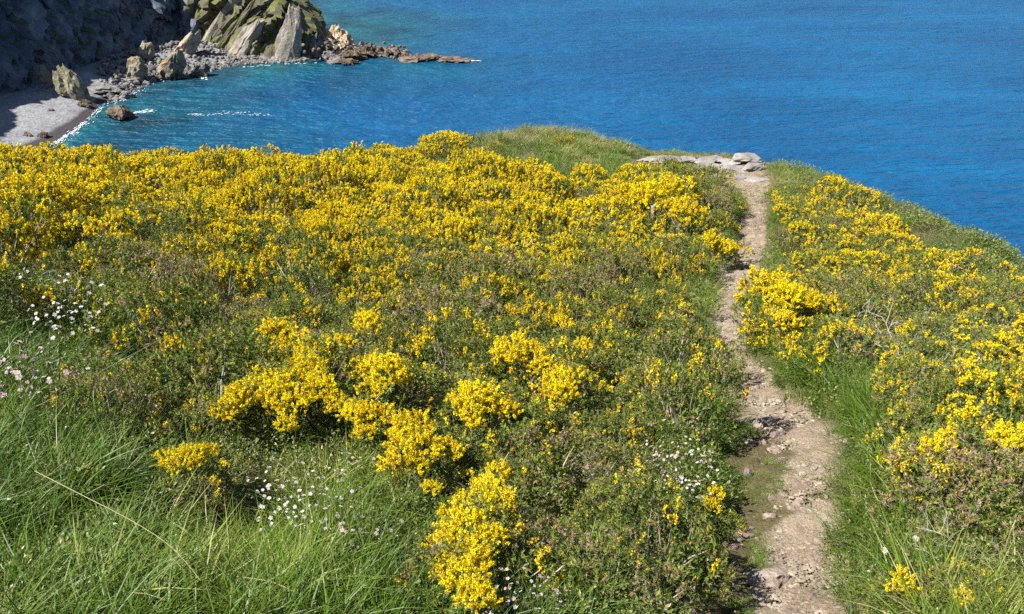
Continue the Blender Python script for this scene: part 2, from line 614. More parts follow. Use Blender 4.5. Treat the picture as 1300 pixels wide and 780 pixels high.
def _resample(pts, m):
    pts = np.asarray(pts)[:, :2]
    s = np.concatenate([[0], np.cumsum(np.linalg.norm(np.diff(pts, axis=0), axis=1))])
    u = np.linspace(0, s[-1], m)
    out = np.stack([np.interp(u, s, pts[:, k]) for k in (0, 1)], 1)
    for _ in range(6):
        out[1:-1] = .25 * out[:-2] + .5 * out[1:-1] + .25 * out[2:]
    return out


NP = 420
PM = _resample((_pl + _pr) / 2, NP)
_wl = np.linalg.norm((_pr - _pl)[:, :2], axis=1) / 2
_s0 = np.concatenate([[0], np.cumsum(np.linalg.norm(np.diff((_pl + _pr)[:, :2] / 2, axis=0), axis=1))])
PW = np.interp(np.linspace(0, _s0[-1], NP), _s0, _wl)


def path_rel(P):
    """distance to the path's centre line divided by its half width, and metres outside its edge"""
    P = np.asarray(P, float)[:, :2]
    rel = np.empty(len(P)); out = np.empty(len(P))
    for s in range(0, len(P), 20000):
        b = P[s:s + 20000]
        d2 = ((b[:, None, :] - PM[None, :, :]) ** 2).sum(-1)
        k = np.argmin(d2, 1)
        d = np.sqrt(d2[np.arange(len(b)), k])
        rel[s:s + 20000] = d / PW[k]
        out[s:s + 20000] = d - PW[k]
    return rel, out


def z_land(P):
    z = z_base(P)
    P = np.asarray(P, float)
    near = (P[:, 0] > -2) & (P[:, 0] < 12) & (P[:, 1] > 0) & (P[:, 1] < 34)
    if near.any():
        rel, out = path_rel(P[near])
        w = np.clip(1 - (rel - .75) / .7, 0, 1)
        z[near] -= .13 * w * w * (3 - 2 * w)
    return z


_hol = hit(312, 668)
_zl0 = z_land


def z_land(P):
    P = np.asarray(P, float)
    d2 = ((P[:, 0] - _hol[0]) / .42) ** 2 + ((P[:, 1] - _hol[1]) / .55) ** 2
    return _zl0(P) - .38 * np.exp(-d2 * 1.3)


def ground(px, py, h=0.0):
    return hit(px, py, h, z_land)


gx = np.concatenate([np.linspace(-90, -24, 34)[:-1], np.linspace(-24, -1, 140)[:-1], np.linspace(-1, 9, 150)[:-1], np.linspace(9, 14, 30)[:-1], np.linspace(14, 70, 40)])
gy = np.concatenate([np.linspace(-60, -2, 30)[:-1], np.linspace(-2, 3, 24)[:-1], np.linspace(3, 30, 300)[:-1], np.linspace(30, 34, 20)[:-1], np.linspace(34, 100, 60)])
XX, YY = np.meshgrid(gx, gy)
GP = np.stack([XX.ravel(), YY.ravel(), np.zeros(XX.size)], 1)
GP[:, 2] = z_land(GP)
GP[:, 2] = np.maximum(GP[:, 2], -6)
hill = obj('hillside_ground', mesh_np('hillside_ground', GP, grid_faces(len(gx), len(gy)), M['soil'], smooth=True))
tag(hill, 'sloping headland brow carrying the gorse and grass above the sea', 'ground', kind='structure')

TROD = [(500, 915), (520, 938), (540, 955), (560, 972), (580, 990), (600, 998), (640, 990), (700, 978), (740, 968), (780, 955), (840, 940)]


def trod(px, py):
    return np.interp(py, [a for a, b in TROD], [b for a, b in TROD]) - px      # picture widths left of the trodden strip


# path sheet: trodden earth, its edges running out under the turf
nu = 36
uu = np.linspace(-1.25, 1.25, nu)
tn = norm(np.gradient(PM, axis=0))
nm = np.stack([tn[:, 1], -tn[:, 0]], 1)
PV = (PM[:, None, :] + nm[:, None, :] * (PW[:, None] * uu[None, :])[:, :, None]).reshape(-1, 2)
PV = np.concatenate([PV, np.zeros((len(PV), 1))], 1)
ab = np.abs(np.tile(uu, NP))
_q = PV.copy()
edge_n = fbm(_q * 3.1, 21, 3) - .5
PV[:, 2] = z_land(PV) + .022 + .08 * (fbm(_q * 4, 22, 4) - .5) + .045 * (fbm(_q * 14, 23, 3) - .5) - .10 * np.clip((ab + edge_n * .55 - .92) / .3, 0, 1)
_, wv = worley(_q * 7, 31)
PV[:, 2] += .032 * (wv - .5)
# the brown mossy earth along the left side of the lower path
side = np.tile(uu, NP)
along = np.repeat(np.linspace(0, 1, NP), nu)
low = np.clip(1 - (along - .26) / .06, 0, 1)
_ppx, _ppy = project(PV)
mossy = np.clip((trod(_ppx, _ppy) / 45 + (fbm(_q * 3.0, 24, 4) - .45) * 2.6) * 2.5, 0, 1) * np.clip((_ppy - 500) / 40, 0, 1)
mossy = np.maximum(mossy, np.clip((ab + (fbm(_q * 3, 25, 3) - .5) * .8 - .85) * 4, 0, 1) * .8)
pathway = obj('path', mesh_np('path', PV, grid_faces(nu, NP), M['path'], {'tone': mossy}, smooth=True))
tag(pathway, 'narrow stony earth path winding down through the gorse', 'path', kind='structure')

# ------------------------------------------------------------------ the sea
sx = np.concatenate([[-9000, -3000, -800, -300], np.linspace(-150, 60, 85), [120, 300, 800, 3000, 9000]])
sy = np.concatenate([[-6000, -1500, -300, -40], np.linspace(30, 300, 90), [400, 800, 2500, 9000, 20000]])
XX, YY = np.meshgrid(sx, sy)
SV = np.stack([XX.ravel(), YY.ravel(), np.zeros(XX.size)], 1)

# the bay in the picture: foot of the cliffs, water's edge
BASE_PX = [(-260, 260), (-150, 205), (-60, 162), (0, 141), (50, 128), (90, 112), (125, 97), (165, 84), (200, 75), (235, 68), (262, 70), (290, 74), (325, 76), (360, 77),
           (392, 75), (408, 71)]
WATER_PX = [(-150, 330), (-20, 240), (45, 195), (75, 178), (98, 163), (116, 148), (126, 134), (146, 127), (168, 115), (190, 106), (225, 99), (262, 91), (295, 84), (330, 81),
            (365, 79.5), (400, 76.5)]
BASE = np.array([sea(*p)[:2] for p in BASE_PX])
WATER = np.array([sea(*p)[:2] for p in WATER_PX])
tip = BASE[-1]
HEADLAND = [tuple(b) for b in BASE] + [(tip[0] + 2.5, tip[1] + 9), (tip[0] - 2, tip[1] + 22), (tip[0] - 10, tip[1] + 38), (tip[0] - 24, tip[1] + 60),
                                       (tip[0] - 60, tip[1] + 90), (-260, 330), (-330, 100), (BASE[0][0] - 60, BASE[0][1] - 20)]
dsh = poly_sd(SV, [tuple(w) for w in WATER] + HEADLAND[len(BASE):])
q = SV.copy()
shallow = np.clip(1.05 - dsh / 46 + (fbm(q * .05, 41, 3) - .5) * .9, 0, 1)
shallow = np.where(SV[:, 0] > 40, 0, shallow)
sea_o = obj('sea', mesh_np('sea', SV, grid_faces(len(sx), len(sy)), M['sea'], {'shallow': shallow}))
tag(sea_o, 'rippled deep blue sea around the headland', 'sea', kind='structure')

# ------------------------------------------------------------------ the far cliffs
top_px = [(-300, 40), (0, 25), (130, 27), (200, 26), (245, 21), (275, 19.0), (300, 16.5), (330, 14.2), (345, 13.4), (362, 12.2), (378, 10.4), (392, 7.2), (404, 4.4), (412, 2.0), (425, .6)]
hx = np.arange(-165, -28, .42)
hy = np.arange(105, 300, .42)
XX, YY = np.meshgrid(hx, hy)
HV = np.stack([XX.ravel(), YY.ravel(), np.zeros(XX.size)], 1)
q = HV.copy()
sd = -poly_sd(HV, HEADLAND)
warp = 3.4 * (fbm(q * .085, 51, 3) - .5) + 1.8 * (np.abs(fbm(q * .24, 52, 3) - .5) * 2 - .4)
dd = sd + warp * np.clip((sd + 2) / 5, 0, 1)
pxs = 650 + FPX * HV[:, 0] / (HV[:, 1] * cP + HCAM * sP)
top = np.interp(pxs, [a for a, b in top_px], [b for a, b in top_px])
top = top + (fbm(q * .12, 53, 3) - .5) * np.minimum(top * .35, 5)
steep = np.interp(pxs, [0, 220, 300, 400], [2.6, 2.3, 2.1, 1.5])
hz = dd * steep
hz = np.where(hz > top, top + (hz - top) * .06, hz)
ledge = fbm(q * .3, 54, 3)
hz = hz + (ledge - .5) * 1.2 * np.clip(hz / 4, 0, 1)
HV[:, 2] = np.clip(hz, -3, 70)
# blocky rock relief: push faces out along strata that climb to the right
st = (HV[:, 0] * .55 + HV[:, 1] * .35 - HV[:, 2] * .62) / 2.6
saw = st - np.floor(st)
amp = np.clip(HV[:, 2] / 5, 0, 1) * np.clip((top - HV[:, 2] + 2) / 3, .15, 1)
wq = HV + 3.0 * (fbm(HV * .10, 63, 2)[:, None] - .5)
_, w1 = worley(wq * np.array([.11, .11, .06]), 61)
_, w2 = worley(wq * np.array([.30, .30, .14]), 62)
_, w3 = worley(HV * np.array([.8, .8, .4]), 65)
st2 = (HV[:, 0] * .5 + HV[:, 1] * .4 - HV[:, 2] * .55) / 6.5
out = amp * (1.5 * (saw - .5) + 2.2 * ((st2 - np.floor(st2)) - .5) + 3.6 * (w1 - .5) + 1.5 * (w2 - .5) + .5 * (w3 - .5))
gyr = HV[:, 2].reshape(XX.shape)
gyy, gxx = np.gradient(gyr, .42)
nrm = norm(np.stack([-gxx.ravel(), -gyy.ravel(), np.zeros(gxx.size)], 1))
HV += nrm * out[:, None]
HV[:, 2] += amp * .5 * (w2 - .5)
F = grid_faces(len(hx), len(hy))
keep = (HV[F, 2].max(1) > -1.5)
pp = HV[F].mean(1)
F = F[keep]
used = np.unique(F)
remap = -np.ones(len(HV), int)
remap[used] = np.arange(len(used))
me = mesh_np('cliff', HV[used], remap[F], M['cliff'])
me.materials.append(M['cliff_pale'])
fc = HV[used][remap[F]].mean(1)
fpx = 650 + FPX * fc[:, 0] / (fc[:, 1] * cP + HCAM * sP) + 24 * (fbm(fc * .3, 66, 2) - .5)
me.polygons.foreach_set('material_index', (fpx > 250).astype(np.int32))  # painted shade blue on the left walls, warmer rock on the sunlit bluff
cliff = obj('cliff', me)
tag(cliff, 'dark rocky cliffs of the far headland across the bay', 'cliff', kind='structure')

# shingle beach between the foot of the cliff and the water
nb, mbq = 150, 34


def _res3(pts, m):
    s = np.concatenate([[0], np.cumsum(np.linalg.norm(np.diff(pts, axis=0), axis=1))])
    u = np.linspace(0, s[-1], m)
    return np.stack([np.interp(u, s, pts[:, k]) for k in (0, 1)], 1)


WB, BB = _res3(WATER, nb), _res3(BASE, nb)
tt = np.linspace(-.5, 1.35, mbq)
BV = (WB[:, None, :] * (1 - tt)[None, :, None] + BB[:, None, :] * tt[None, :, None]).reshape(-1, 2)
wid = np.repeat(np.linalg.norm(BB - WB, axis=1), mbq)
tl = np.tile(tt, nb)
BV = np.concatenate([BV, np.zeros((len(BV), 1))], 1)
BV[:, 2] = np.where(tl < 0, tl * np.minimum(wid, 10) * .25, np.minimum(tl * wid * .13, 2.6)) + .5 * (fbm(BV * .25, 71, 3) - .5) * np.clip(tl + .3, 0, 1)
beach = obj('beach', mesh_np('beach', BV, grid_faces(mbq, nb), M['beach'], smooth=True))
tag(beach, 'grey shingle beach under the shaded cliffs', 'beach', kind='structure')


def rock_mesh(name, mat, seed, size, rough=.35, cuts=6, sub=4, tilt=0.0, taper=.35, boxy=3.0):
    """an angular stone: boxy ball cut by planes, sheared, chipped by noise; stands on z=0"""
    rng = np.random.default_rng(seed)
    import bmesh
    bm = bmesh.new()
    bmesh.ops.create_icosphere(bm, subdivisions=sub, radius=1.0)
    V = np.array([v.co[:] for v in bm.verts])
    F = np.array([[v.index for v in f.verts] for f in bm.faces])
    bm.free()
    V = V / (np.sum(np.abs(V) ** boxy, 1) ** (1 / boxy))[:, None]
    for _ in range(cuts + 7):
        n = norm(rng.normal(size=3) * np.array([1, 1, .7]))
        d = rng.uniform(.58, .98)
        s = V @ n - d
        V = V - np.where(s > 0, s, 0)[:, None] * n
    rad = norm(V)
    _, w = worley(V * np.array([1.7, 1.7, 1.2]) + seed, seed)
    _, w2 = worley(V * 3.6 + seed, seed + 1)
    V = V + rad * (rough * .75 * (w - .5) + rough * .34 * (w2 - .5) + rough * .3 * (fbm(V * 2.2 + seed, seed, 4) - .5))[:, None]
    V[:, :2] *= (1 - taper * (V[:, 2:3] + .2))
    V = V * np.asarray(size) * .5 * 1.1
    V[:, 0] += V[:, 2] * math.tan(tilt)
    V[:, 2] -= V[:, 2].min() + .12 * (V[:, 2].max() - V[:, 2].min())
    return mesh_np(name, V, F, mat)


def boulder(px, py, wpx, hpx, mat, label, seed, cat='rock', name='boulder', z=0.6, depth=.8, tilt=0.0, group=None, rough=.5, cuts=6):
    """a rock standing at sea level range, foot at picture point, size given by how it shows"""
    p = sea(px, py, z)
    r = np.linalg.norm(p - np.array([0, 0, HCAM]))
    w, h = wpx / FPX * r, hpx / FPX * r
    o = obj(name, rock_mesh(name, M[mat], seed, (w, w * depth, h * 1.15), rough, cuts, tilt=tilt), loc=p - np.array([0, 0, .2]))
    return tag(o, label, cat, group)


boulder(94, 129, 29, 34, 'boulder', 'tall lichen-green boulder standing alone on the shingle at the shade edge', 101, tilt=-.25, cuts=8)
boulder(57, 101, 20, 14, 'boulder', 'small mossy sunlit crag at the foot of the dark cliff', 102, z=4, cuts=7)
boulder(184, 84, 25, 25, 'boulder', 'wedge-shaped green-topped boulder behind the scree against the shadow', 103, tilt=.35, cuts=8)
boulder(177, 101, 24, 22, 'orange_top', 'low boulder with an orange lichen top nearest the shingle spit', 104, cuts=7)
boulder(222, 96, 28, 29, 'orange_top', 'sharp boulder with bright orange crest beside the water', 105, tilt=.3, cuts=8)
boulder(243, 76, 32, 30, 'slab', 'pale leaning rock slab behind the orange-crested boulder', 106, tilt=.6, cuts=9)
boulder(258, 93, 20, 12, 'scree', 'grey boulder at the water edge right of the orange-crested one', 107)
boulder(153, 151, 30, 14, 'dark_reef', 'dark wet rock awash just off the shingle point', 108, z=0, depth=.7)
boulder(140, 118, 40, 10, 'scree', 'flat grey rock ledge on the shingle point', 109, depth=.6)
boulder(160, 124, 18, 8, 'scree', 'low grey rock at the tip of the shingle point', 110, z=.1)
boulder(66, 147, 12, 8, 'dark_reef', 'small dark rock alone in the middle of the shingle', 111)
boulder(108, 136, 13, 8, 'dark_reef', 'small dark rock just right of the tall green boulder', 112)
boulder(36, 174, 10, 6, 'dark_reef', 'small dark rock low on the shingle near the brow', 113)
boulder(54, 173, 13, 6, 'dark_reef', 'flat dark rock on the shingle close to the surf', 114)

# sunlit crags and slabs on the headland's lit face
def crag(px, py, wpx, hpx, back, mat, label, seed, tilt, depth=.5, name='rock_slab', rough=.25, cuts=7):
    p = sea(px, py, 0) + np.array([0, back, 0])
    d = ray(px, py)
    # foot height so that the foot shows at px,py from this range
    r = p[1] / d[1]
    foot = np.array([0, 0, HCAM]) + d * r
    w, h = wpx / FPX * r, hpx / FPX * r
    o = obj(name, rock_mesh(name, M[mat], seed, (w, max(w * depth, 2.0), h * 1.12), rough, cuts, tilt=tilt, taper=.22, boxy=5.0), loc=foot - np.array([0, 0, .3]))
    return tag(o, label, 'rock')


crag(216, 50, 26, 48, 4.0, 'boulder', 'sunlit green crag jutting from the shadowed cliff face', 121, -.25, name='rock_crag', cuts=9, rough=.6)
crag(258, 24, 12, 36, 6.0, 'slab', 'thin pale sunlit slab high on the cliff above the scree', 122, .5)
crag(266, 64, 36, 40, 3.0, 'boulder', 'broken olive-brown buttress left of the big pale slabs', 123, .45, name='rock_buttress', rough=.7, cuts=9)
crag(288, 68, 27, 68, 1.6, 'slab', 'tallest pale rock slab leaning right on the bluff', 124, .66, rough=.2)
crag(303, 73, 14, 60, 1.5, 'cliff_pale', 'long mossy rock rib between the two leaning pale slabs', 131, .66, rough=.5)
crag(315, 75, 36, 42, .8, 'slab', 'lower pale rock slab in front of the tallest leaning slab', 125, .66, rough=.25)
crag(334, 76, 16, 24, 1.5, 'slab', 'small pale slab in the scree below the dark cleft', 126, .7)
crag(372, 78, 34, 60, 1.6, 'slab', 'broad pale rock face right of the dark cleft on the bluff', 127, .10, cuts=10)
crag(391, 77, 14, 42, 3.0, 'cliff_pale', 'narrow broken rock rib at the outer end of the bluff', 128, .1, rough=.6)
crag(345, 44, 12, 34, 5.5, 'cliff_pale', 'dark striped rock rib above the cleft of the bluff', 132, .6, rough=.4)

# rocky spit and the reef off its end
k = 0
for (px, py, w, h, mat, lab) in [
        (404, 73, 24, 26, 'scree', 'grey broken rock where the bluff meets the spit'),
        (428, 60, 30, 24, 'pale_rock', 'pale tan rock crowning the spit'),
        (416, 66, 22, 18, 'pale_rock', 'ochre rock just left of the pale crown of the spit'),
        (441, 66, 26, 17, 'pale_rock', 'tawny rock just right of the pale crown of the spit'),
        (422, 78, 30, 16, 'scree', 'grey rock at the water below the pale crown of the spit'),
        (446, 76, 28, 16, 'dark_reef', 'dark rock in the middle of the spit at the water'),
        (466, 72, 28, 17, 'dark_reef', 'jagged dark rock halfway along the spit'),
        (484, 71, 26, 14, 'dark_reef', 'dark rock near the outer third of the spit'),
        (502, 69, 22, 11, 'dark_reef', 'outermost dark rock of the spit beside white surf'),
        (442, 81, 30, 8, 'dark_reef', 'low brown rock awash in front of the spit'),
        (524, 77, 38, 8, 'dark_reef', 'inner end of the low brown reef off the spit'),
        (548, 75, 40, 9, 'dark_reef', 'highest part of the low brown reef off the spit'),
        (575, 78, 38, 8, 'dark_reef', 'outer end of the low brown reef off the spit')]:
    boulder(px, py, w, h * (.95 if k < 4 else .68), mat, lab, 140 + k, z=0.0, depth=.75, name='spit_rock' if k < 10 else 'reef_rock', rough=.75, cuts=9)
    k += 1


# scree: fallen stones too many to count
def stone_protos(n, seed):
    out = []
    import bmesh
    for i in range(n):
        rng = np.random.default_rng(seed + i)
        bm = bmesh.new()
        bmesh.ops.create_icosphere(bm, subdivisions=1, radius=1.0)
        V = np.array([v.co[:] for v in bm.verts])
        F = np.array([[v.index for v in f.verts] for f in bm.faces])
        bm.free()
        for _ in range(5):
            nn = norm(rng.normal(size=3))
            s = V @ nn - rng.uniform(.4, .8)
            V = V - np.where(s > 0, s, 0)[:, None] * nn
        V *= rng.uniform(.7, 1.2, 3)
        out.append((V, F))
    return out


def stones(name, P, size, flat, mat, seed):
    pr = stone_protos(8, seed)
    rng = np.random.default_rng(seed)
    T = Tris()
    idx = rng.integers(0, len(pr), len(P))
    for k, (V, F) in enumerate(pr):
        m = np.where(idx == k)[0]
        if not len(m):
            continue
        a = rng.uniform(0, 6.283, len(m))
        c, s = np.cos(a)[:, None], np.sin(a)[:, None]
        W = np.stack([c * V[None, :, 0] - s * V[None, :, 1], s * V[None, :, 0] + c * V[None, :, 1], np.broadcast_to(V[None, :, 2] * flat, (len(m), len(V)))], 2)
        W = W * size[m][:, None, None] * .5 + P[m][:, None, :]
        FF = (F[None] + (np.arange(len(m)) * len(V))[:, None, None]).reshape(-1, 3)
        T.add(W.reshape(-1, 3), FF, np.repeat(rng.random(len(m)), len(V)))
    return T.mesh(name, mat)


n = 1500
ui = R.random(n); ti = R.random(n)
pi = np.interp(ui, [0, 1], [.56, .985]) * (nb - 1)
i0 = pi.astype(int); fr = (pi - i0)[:, None]
wb = WB[i0] * (1 - fr) + WB[np.minimum(i0 + 1, nb - 1)] * fr
bb = BB[i0] * (1 - fr) + BB[np.minimum(i0 + 1, nb - 1)] * fr
pp = wb + (bb - wb) * (ti * 1.15 - .08)[:, None]
zz = np.clip(ti * np.linalg.norm(bb - wb, axis=1) * .16, 0, 3.2)
o = obj('scree', stones('scree', np.concatenate([pp, zz[:, None]], 1), .5 + 1.5 * R.random(n) ** 2.5, .75, M['scree'], 200))
n2 = 420
sp_ = np.array([sea(*p)[:2] for p in [(398, 74), (430, 72), (470, 70), (505, 68.5), (515, 74), (550, 75), (592, 77.5)]])
sp_ = _res3(sp_, 300)
kk = R.integers(0, 300, n2)
hh = np.interp(kk, [0, 60, 140, 190, 215, 299], [4.2, 3.6, 1.5, .9, .3, .2])
pos = sp_[kk] + R.normal(0, 1, (n2, 2)) * np.interp(kk, [0, 150, 200, 299], [2.4, 2.0, 1.2, .9])[:, None]
o2 = obj('spit_rubble', stones('spit_rubble', np.concatenate([pos, (R.random(n2) ** 1.5 * hh - .1)[:, None]], 1), .5 + 1.4 * R.random(n2) ** 2, .7, M['dark_scree'], 210))
tag(o2, 'broken dark rubble heaped along the rocky spit and reef', 'rubble', kind='stuff')
tag(o, 'grey scree of fallen stones at the foot of the bluff', 'scree', kind='stuff')

# foam: ragged white water where the swell meets shore and rocks
T = Tris()


def foam_line(pts, n, spread, size, stretch=2.5):
    pts = _res3(np.array([sea(*p)[:2] for p in pts]), 200)
    k = R.integers(0, 199, n)
    tgt = norm(pts[np.minimum(k + 1, 199)] - pts[k])
    c = pts[k] + R.normal(0, spread, (n, 1)) * np.stack([-tgt[:, 1], tgt[:, 0]], 1) + tgt * R.normal(0, .5, (n, 1))
    for a in range(n):
        m = 7
        th = np.sort(R.random(m) * 6.283)
        rr = size * (.4 + R.random(m)) * (.5 + R.random())
        off = (np.cos(th) * rr * stretch)[:, None] * tgt[a] + (np.sin(th) * rr)[:, None] * np.array([-tgt[a][1], tgt[a][0]])
        V = np.concatenate([np.concatenate([c[a][None], c[a] + off]), np.full((m + 1, 1), .05 + .1 * R.random())], 1)
        V[0, 2] += .05
        T.add(V, np.array([(0, 1 + i, 1 + (i + 1) % m) for i in range(m)]), 1.0)


foam_line([(40, 200), (60, 187), (77, 178), (98, 165), (108, 156)], 260, .30, .13, 3)
foam_line([(52, 196), (76, 182), (100, 168)], 60, .8, .10, 3)
foam_line([(108, 156), (118, 147), (126, 136), (138, 131), (160, 124)], 150, .6, .12)
foam_line([(150, 130), (180, 113)], 60, .9, .11)
foam_line([(150, 147), (166, 145), (180, 142), (194, 141)], 110, .5, .11, 3)
foam_line([(240, 147), (262, 146), (300, 144), (340, 147)], 60, .55, .07, 4)
foam_line([(255, 97), (262, 101)], 16, .4, .2)
foam_line([(497, 62), (512, 66)], 28, .5, .35)
foam_line([(588, 77), (600, 78)], 16, .3, .3)
foam_line([(300, 86), (400, 80)], 26, .3, .15)
o = obj('foam', T.mesh('foam', M['foam']))
tag(o, 'white surf and foam along the shingle and rocks', 'foam', kind='stuff')

# ------------------------------------------------------------------ plants: gorse
def dome_points(n, lobes, rng, low=-.15):
    """points with outward normals on a lumpy mound made of ellipsoid lobes (cx,cy,cz,rx,ry,rz)"""
    P, N = [], []
    lob = np.asarray(lobes, float)
    area = lob[:, 3] * lob[:, 4] + lob[:, 5] * (lob[:, 3] + lob[:, 4])
    cnt = (area / area.sum() * n * 1.5).astype(int) + 3
    for i, l in enumerate(lob):
        d = rand_dirs(cnt[i], rng)
        d = d[d[:, 2] > low]
        p = l[:3] + d * l[3:]
        nn = norm(d / l[3:])
        inside = np.zeros(len(p), bool)
        for j, m in enumerate(lob):
            if j != i:
                inside |= (((p - m[:3]) / m[3:]) ** 2).sum(1) < .80
        ok = ~inside & (p[:, 2] > .02)
        P.append(p[ok]); N.append(nn[ok])
    P, N = np.concatenate(P), np.concatenate(N)
    k = rng.permutation(len(P))[:n]
    return P[k], N[k]


def perp(d, rng):
    return norm(np.cross(d, rand_dirs(len(d), rng)))


def add_spines(T, P, D, L, k, rng, size=.026, width=.0042, tone=None):
    """k spiny leaflets along each shoot from P along D"""
    n = len(P)
    t = np.tile(np.linspace(.02, 1, k), (n, 1)) + rng.normal(0, .03, (n, k))
    base = (P[:, None, :] + D[:, None, :] * (t * L[:, None])[..., None]).reshape(-1, 3)
    dd = np.repeat(D, k, 0)
    out = norm(perp(dd, rng) * 1.0 + dd * rng.uniform(.25, .9, (n * k, 1)))
    s = size * rng.uniform(.6, 1.3, (n * k, 1))
    wv = norm(np.cross(out, rand_dirs(n * k, rng))) * width * rng.uniform(.7, 1.4, (n * k, 1))
    tn = np.repeat(tone, k) + rng.normal(0, .07, n * k)
    T.tri(base - wv, base + wv, base + out * s, np.clip(tn, 0, 1))


def add_flowers(T, P, D, size, rng, tone):
    """pea flowers: folded standard and two wings each"""
    n = len(P)
    side = perp(D, rng)
    up = np.cross(side, D)
    s = (size * rng.uniform(.75, 1.2, n))[:, None]
    tip = P + D * s * .55 + up * s * .55
    a = P + side * s * .48 + up * s * .32 + D * s * .3
    b = P - side * s * .48 + up * s * .32 + D * s * .3
    T.tri(P, a, tip, tone)
    T.tri(P, tip, b, tone)
    w = P + D * s * .95 - up * s * .12
    T.tri(P, w + side * s * .2, P - up * s * .35 + side * s * .1, np.clip(tone - .06, 0, 1))
    T.tri(P, P - up * s * .35 - side * s * .1, w - side * s * .2, np.clip(tone - .06, 0, 1))


def make_gorse(seed, cover, brown=.08, shoots=700, flowers=22, spines=26, spread=.62, height=.62, lobes_n=9, fsize=.0195, dead=0.0, clump=4.6):
    rng = np.random.default_rng(seed)
    lobes = [(0, 0, height * .28, spread * .72, spread * .72, height * .62)]
    for i in range(lobes_n):
        a = rng.uniform(0, 6.283)
        r = spread * rng.uniform(.30, .85)
        q = rng.uniform(.20, .44)
        lobes.append((math.cos(a) * r, math.sin(a) * r, height * rng.uniform(.08, .66), spread * q, spread * q * rng.uniform(.8, 1.2), height * rng.uniform(.2, .42)))
    P, N = dome_points(shoots, lobes, rng)
    n = len(P)
    D = norm(N * .75 + np.array([0, 0, .55]) + rng.normal(0, .42, (n, 3)))
    L = rng.uniform(.06, .14, n) * np.where(rng.random(n) < .06, rng.uniform(1.3, 2.0, n), 1)
    start = P - D * (L * .55)[:, None]
    nz = fbm(P * clump + seed, seed, 2)
    nz = (np.argsort(np.argsort(nz)) / n) * .8 + rng.random(n) * .2 + .10 * (D[:, 2] - .5)
    thr = np.quantile(nz, max(0.0, 1 - cover))
    bloom = nz >= thr
    tone = np.clip(rng.normal(.40, .20, n), .02, .76)
    br = rng.random(n) < brown
    bn = vnoise(P * 4.0 + seed, seed + 3) < dead
    tone[br | bn] = rng.uniform(.80, 1, (br | bn).sum())
    F = Tris()
    add_spines(F, start, D, L, spines, rng, tone=tone)
    # inner, older growth hides the ground
    m = int(n * .8)
    P2, N2 = dome_points(m, [(l[0], l[1], l[2], l[3] * .8, l[4] * .8, l[5] * .8) for l in lobes], rng)
    D2 = norm(N2 + rng.normal(0, .6, (len(P2), 3)))
    add_spines(F, P2, D2, np.full(len(P2), .12), 14, rng, size=.034, width=.008, tone=np.clip(rng.normal(.35, .3, len(P2)), 0, 1))
    parts = {'foliage': F.mesh('gorse_foliage', M['gorse_green'])}
    B = Tris()
    if bloom.any():
        k = flowers + int(10 * cover)
        nb_ = bloom.sum()
        t = np.tile(np.linspace(.35, 1.05, k), (nb_, 1)) + rng.normal(0, .05, (nb_, k))
        ax = D[bloom]
        base = (start[bloom][:, None, :] + ax[:, None, :] * (t * L[bloom][:, None])[..., None]).reshape(-1, 3)
        dd = np.repeat(ax, k, 0)
        o = norm(perp(dd, rng) + dd * rng.uniform(.1, .8, (len(dd), 1)))
        tn = np.repeat(np.clip(rng.normal(.55, .16, nb_), .12, .9), k) + rng.normal(0, .13, nb_ * k)
        old = rng.random(nb_ * k) < (.03 + .22 * (1 - cover) ** 2)
        tn[old] = rng.uniform(0, .15, old.sum())
        keep = rng.random(nb_ * k) < np.clip(.55 + .6 * cover, 0, 1)
        add_flowers(B, base[keep] + o[keep] * .006, o[keep], fsize, rng, np.clip(tn[keep], 0, 1))
    # stray flowers
    ks = int(330 - 150 * cover)
    i = rng.integers(0, n, ks)
    add_flowers(B, P[i] + D[i] * .02, norm(D[i] + rng.normal(0, .5, (ks, 3))), fsize * .95, rng, np.clip(rng.normal(.18, .25, ks), 0, 1))
    parts['blossom'] = B.mesh('gorse_blossom', M['gorse_yellow'])
    S = Tris()
    for j in range(16):
        a = rng.uniform(0, 6.283)
        e = P[rng.integers(0, n)]
        st_ = np.array([math.cos(a) * .08, math.sin(a) * .08, -.12])
        mid = (st_ + e) / 2 + rng.normal(0, .06, 3) - np.array([0, 0, .04])
        u = np.linspace(0, 1, 6)[:, None]
        c = (1 - u) ** 2 * st_ + 2 * u * (1 - u) * mid + u * u * e
        tube(S, c + rng.normal(0, .008, c.shape), .011, .004, rng.uniform(0, .8), 3)
    parts['stem'] = S.mesh('gorse_stem', M['twig'])
    return parts


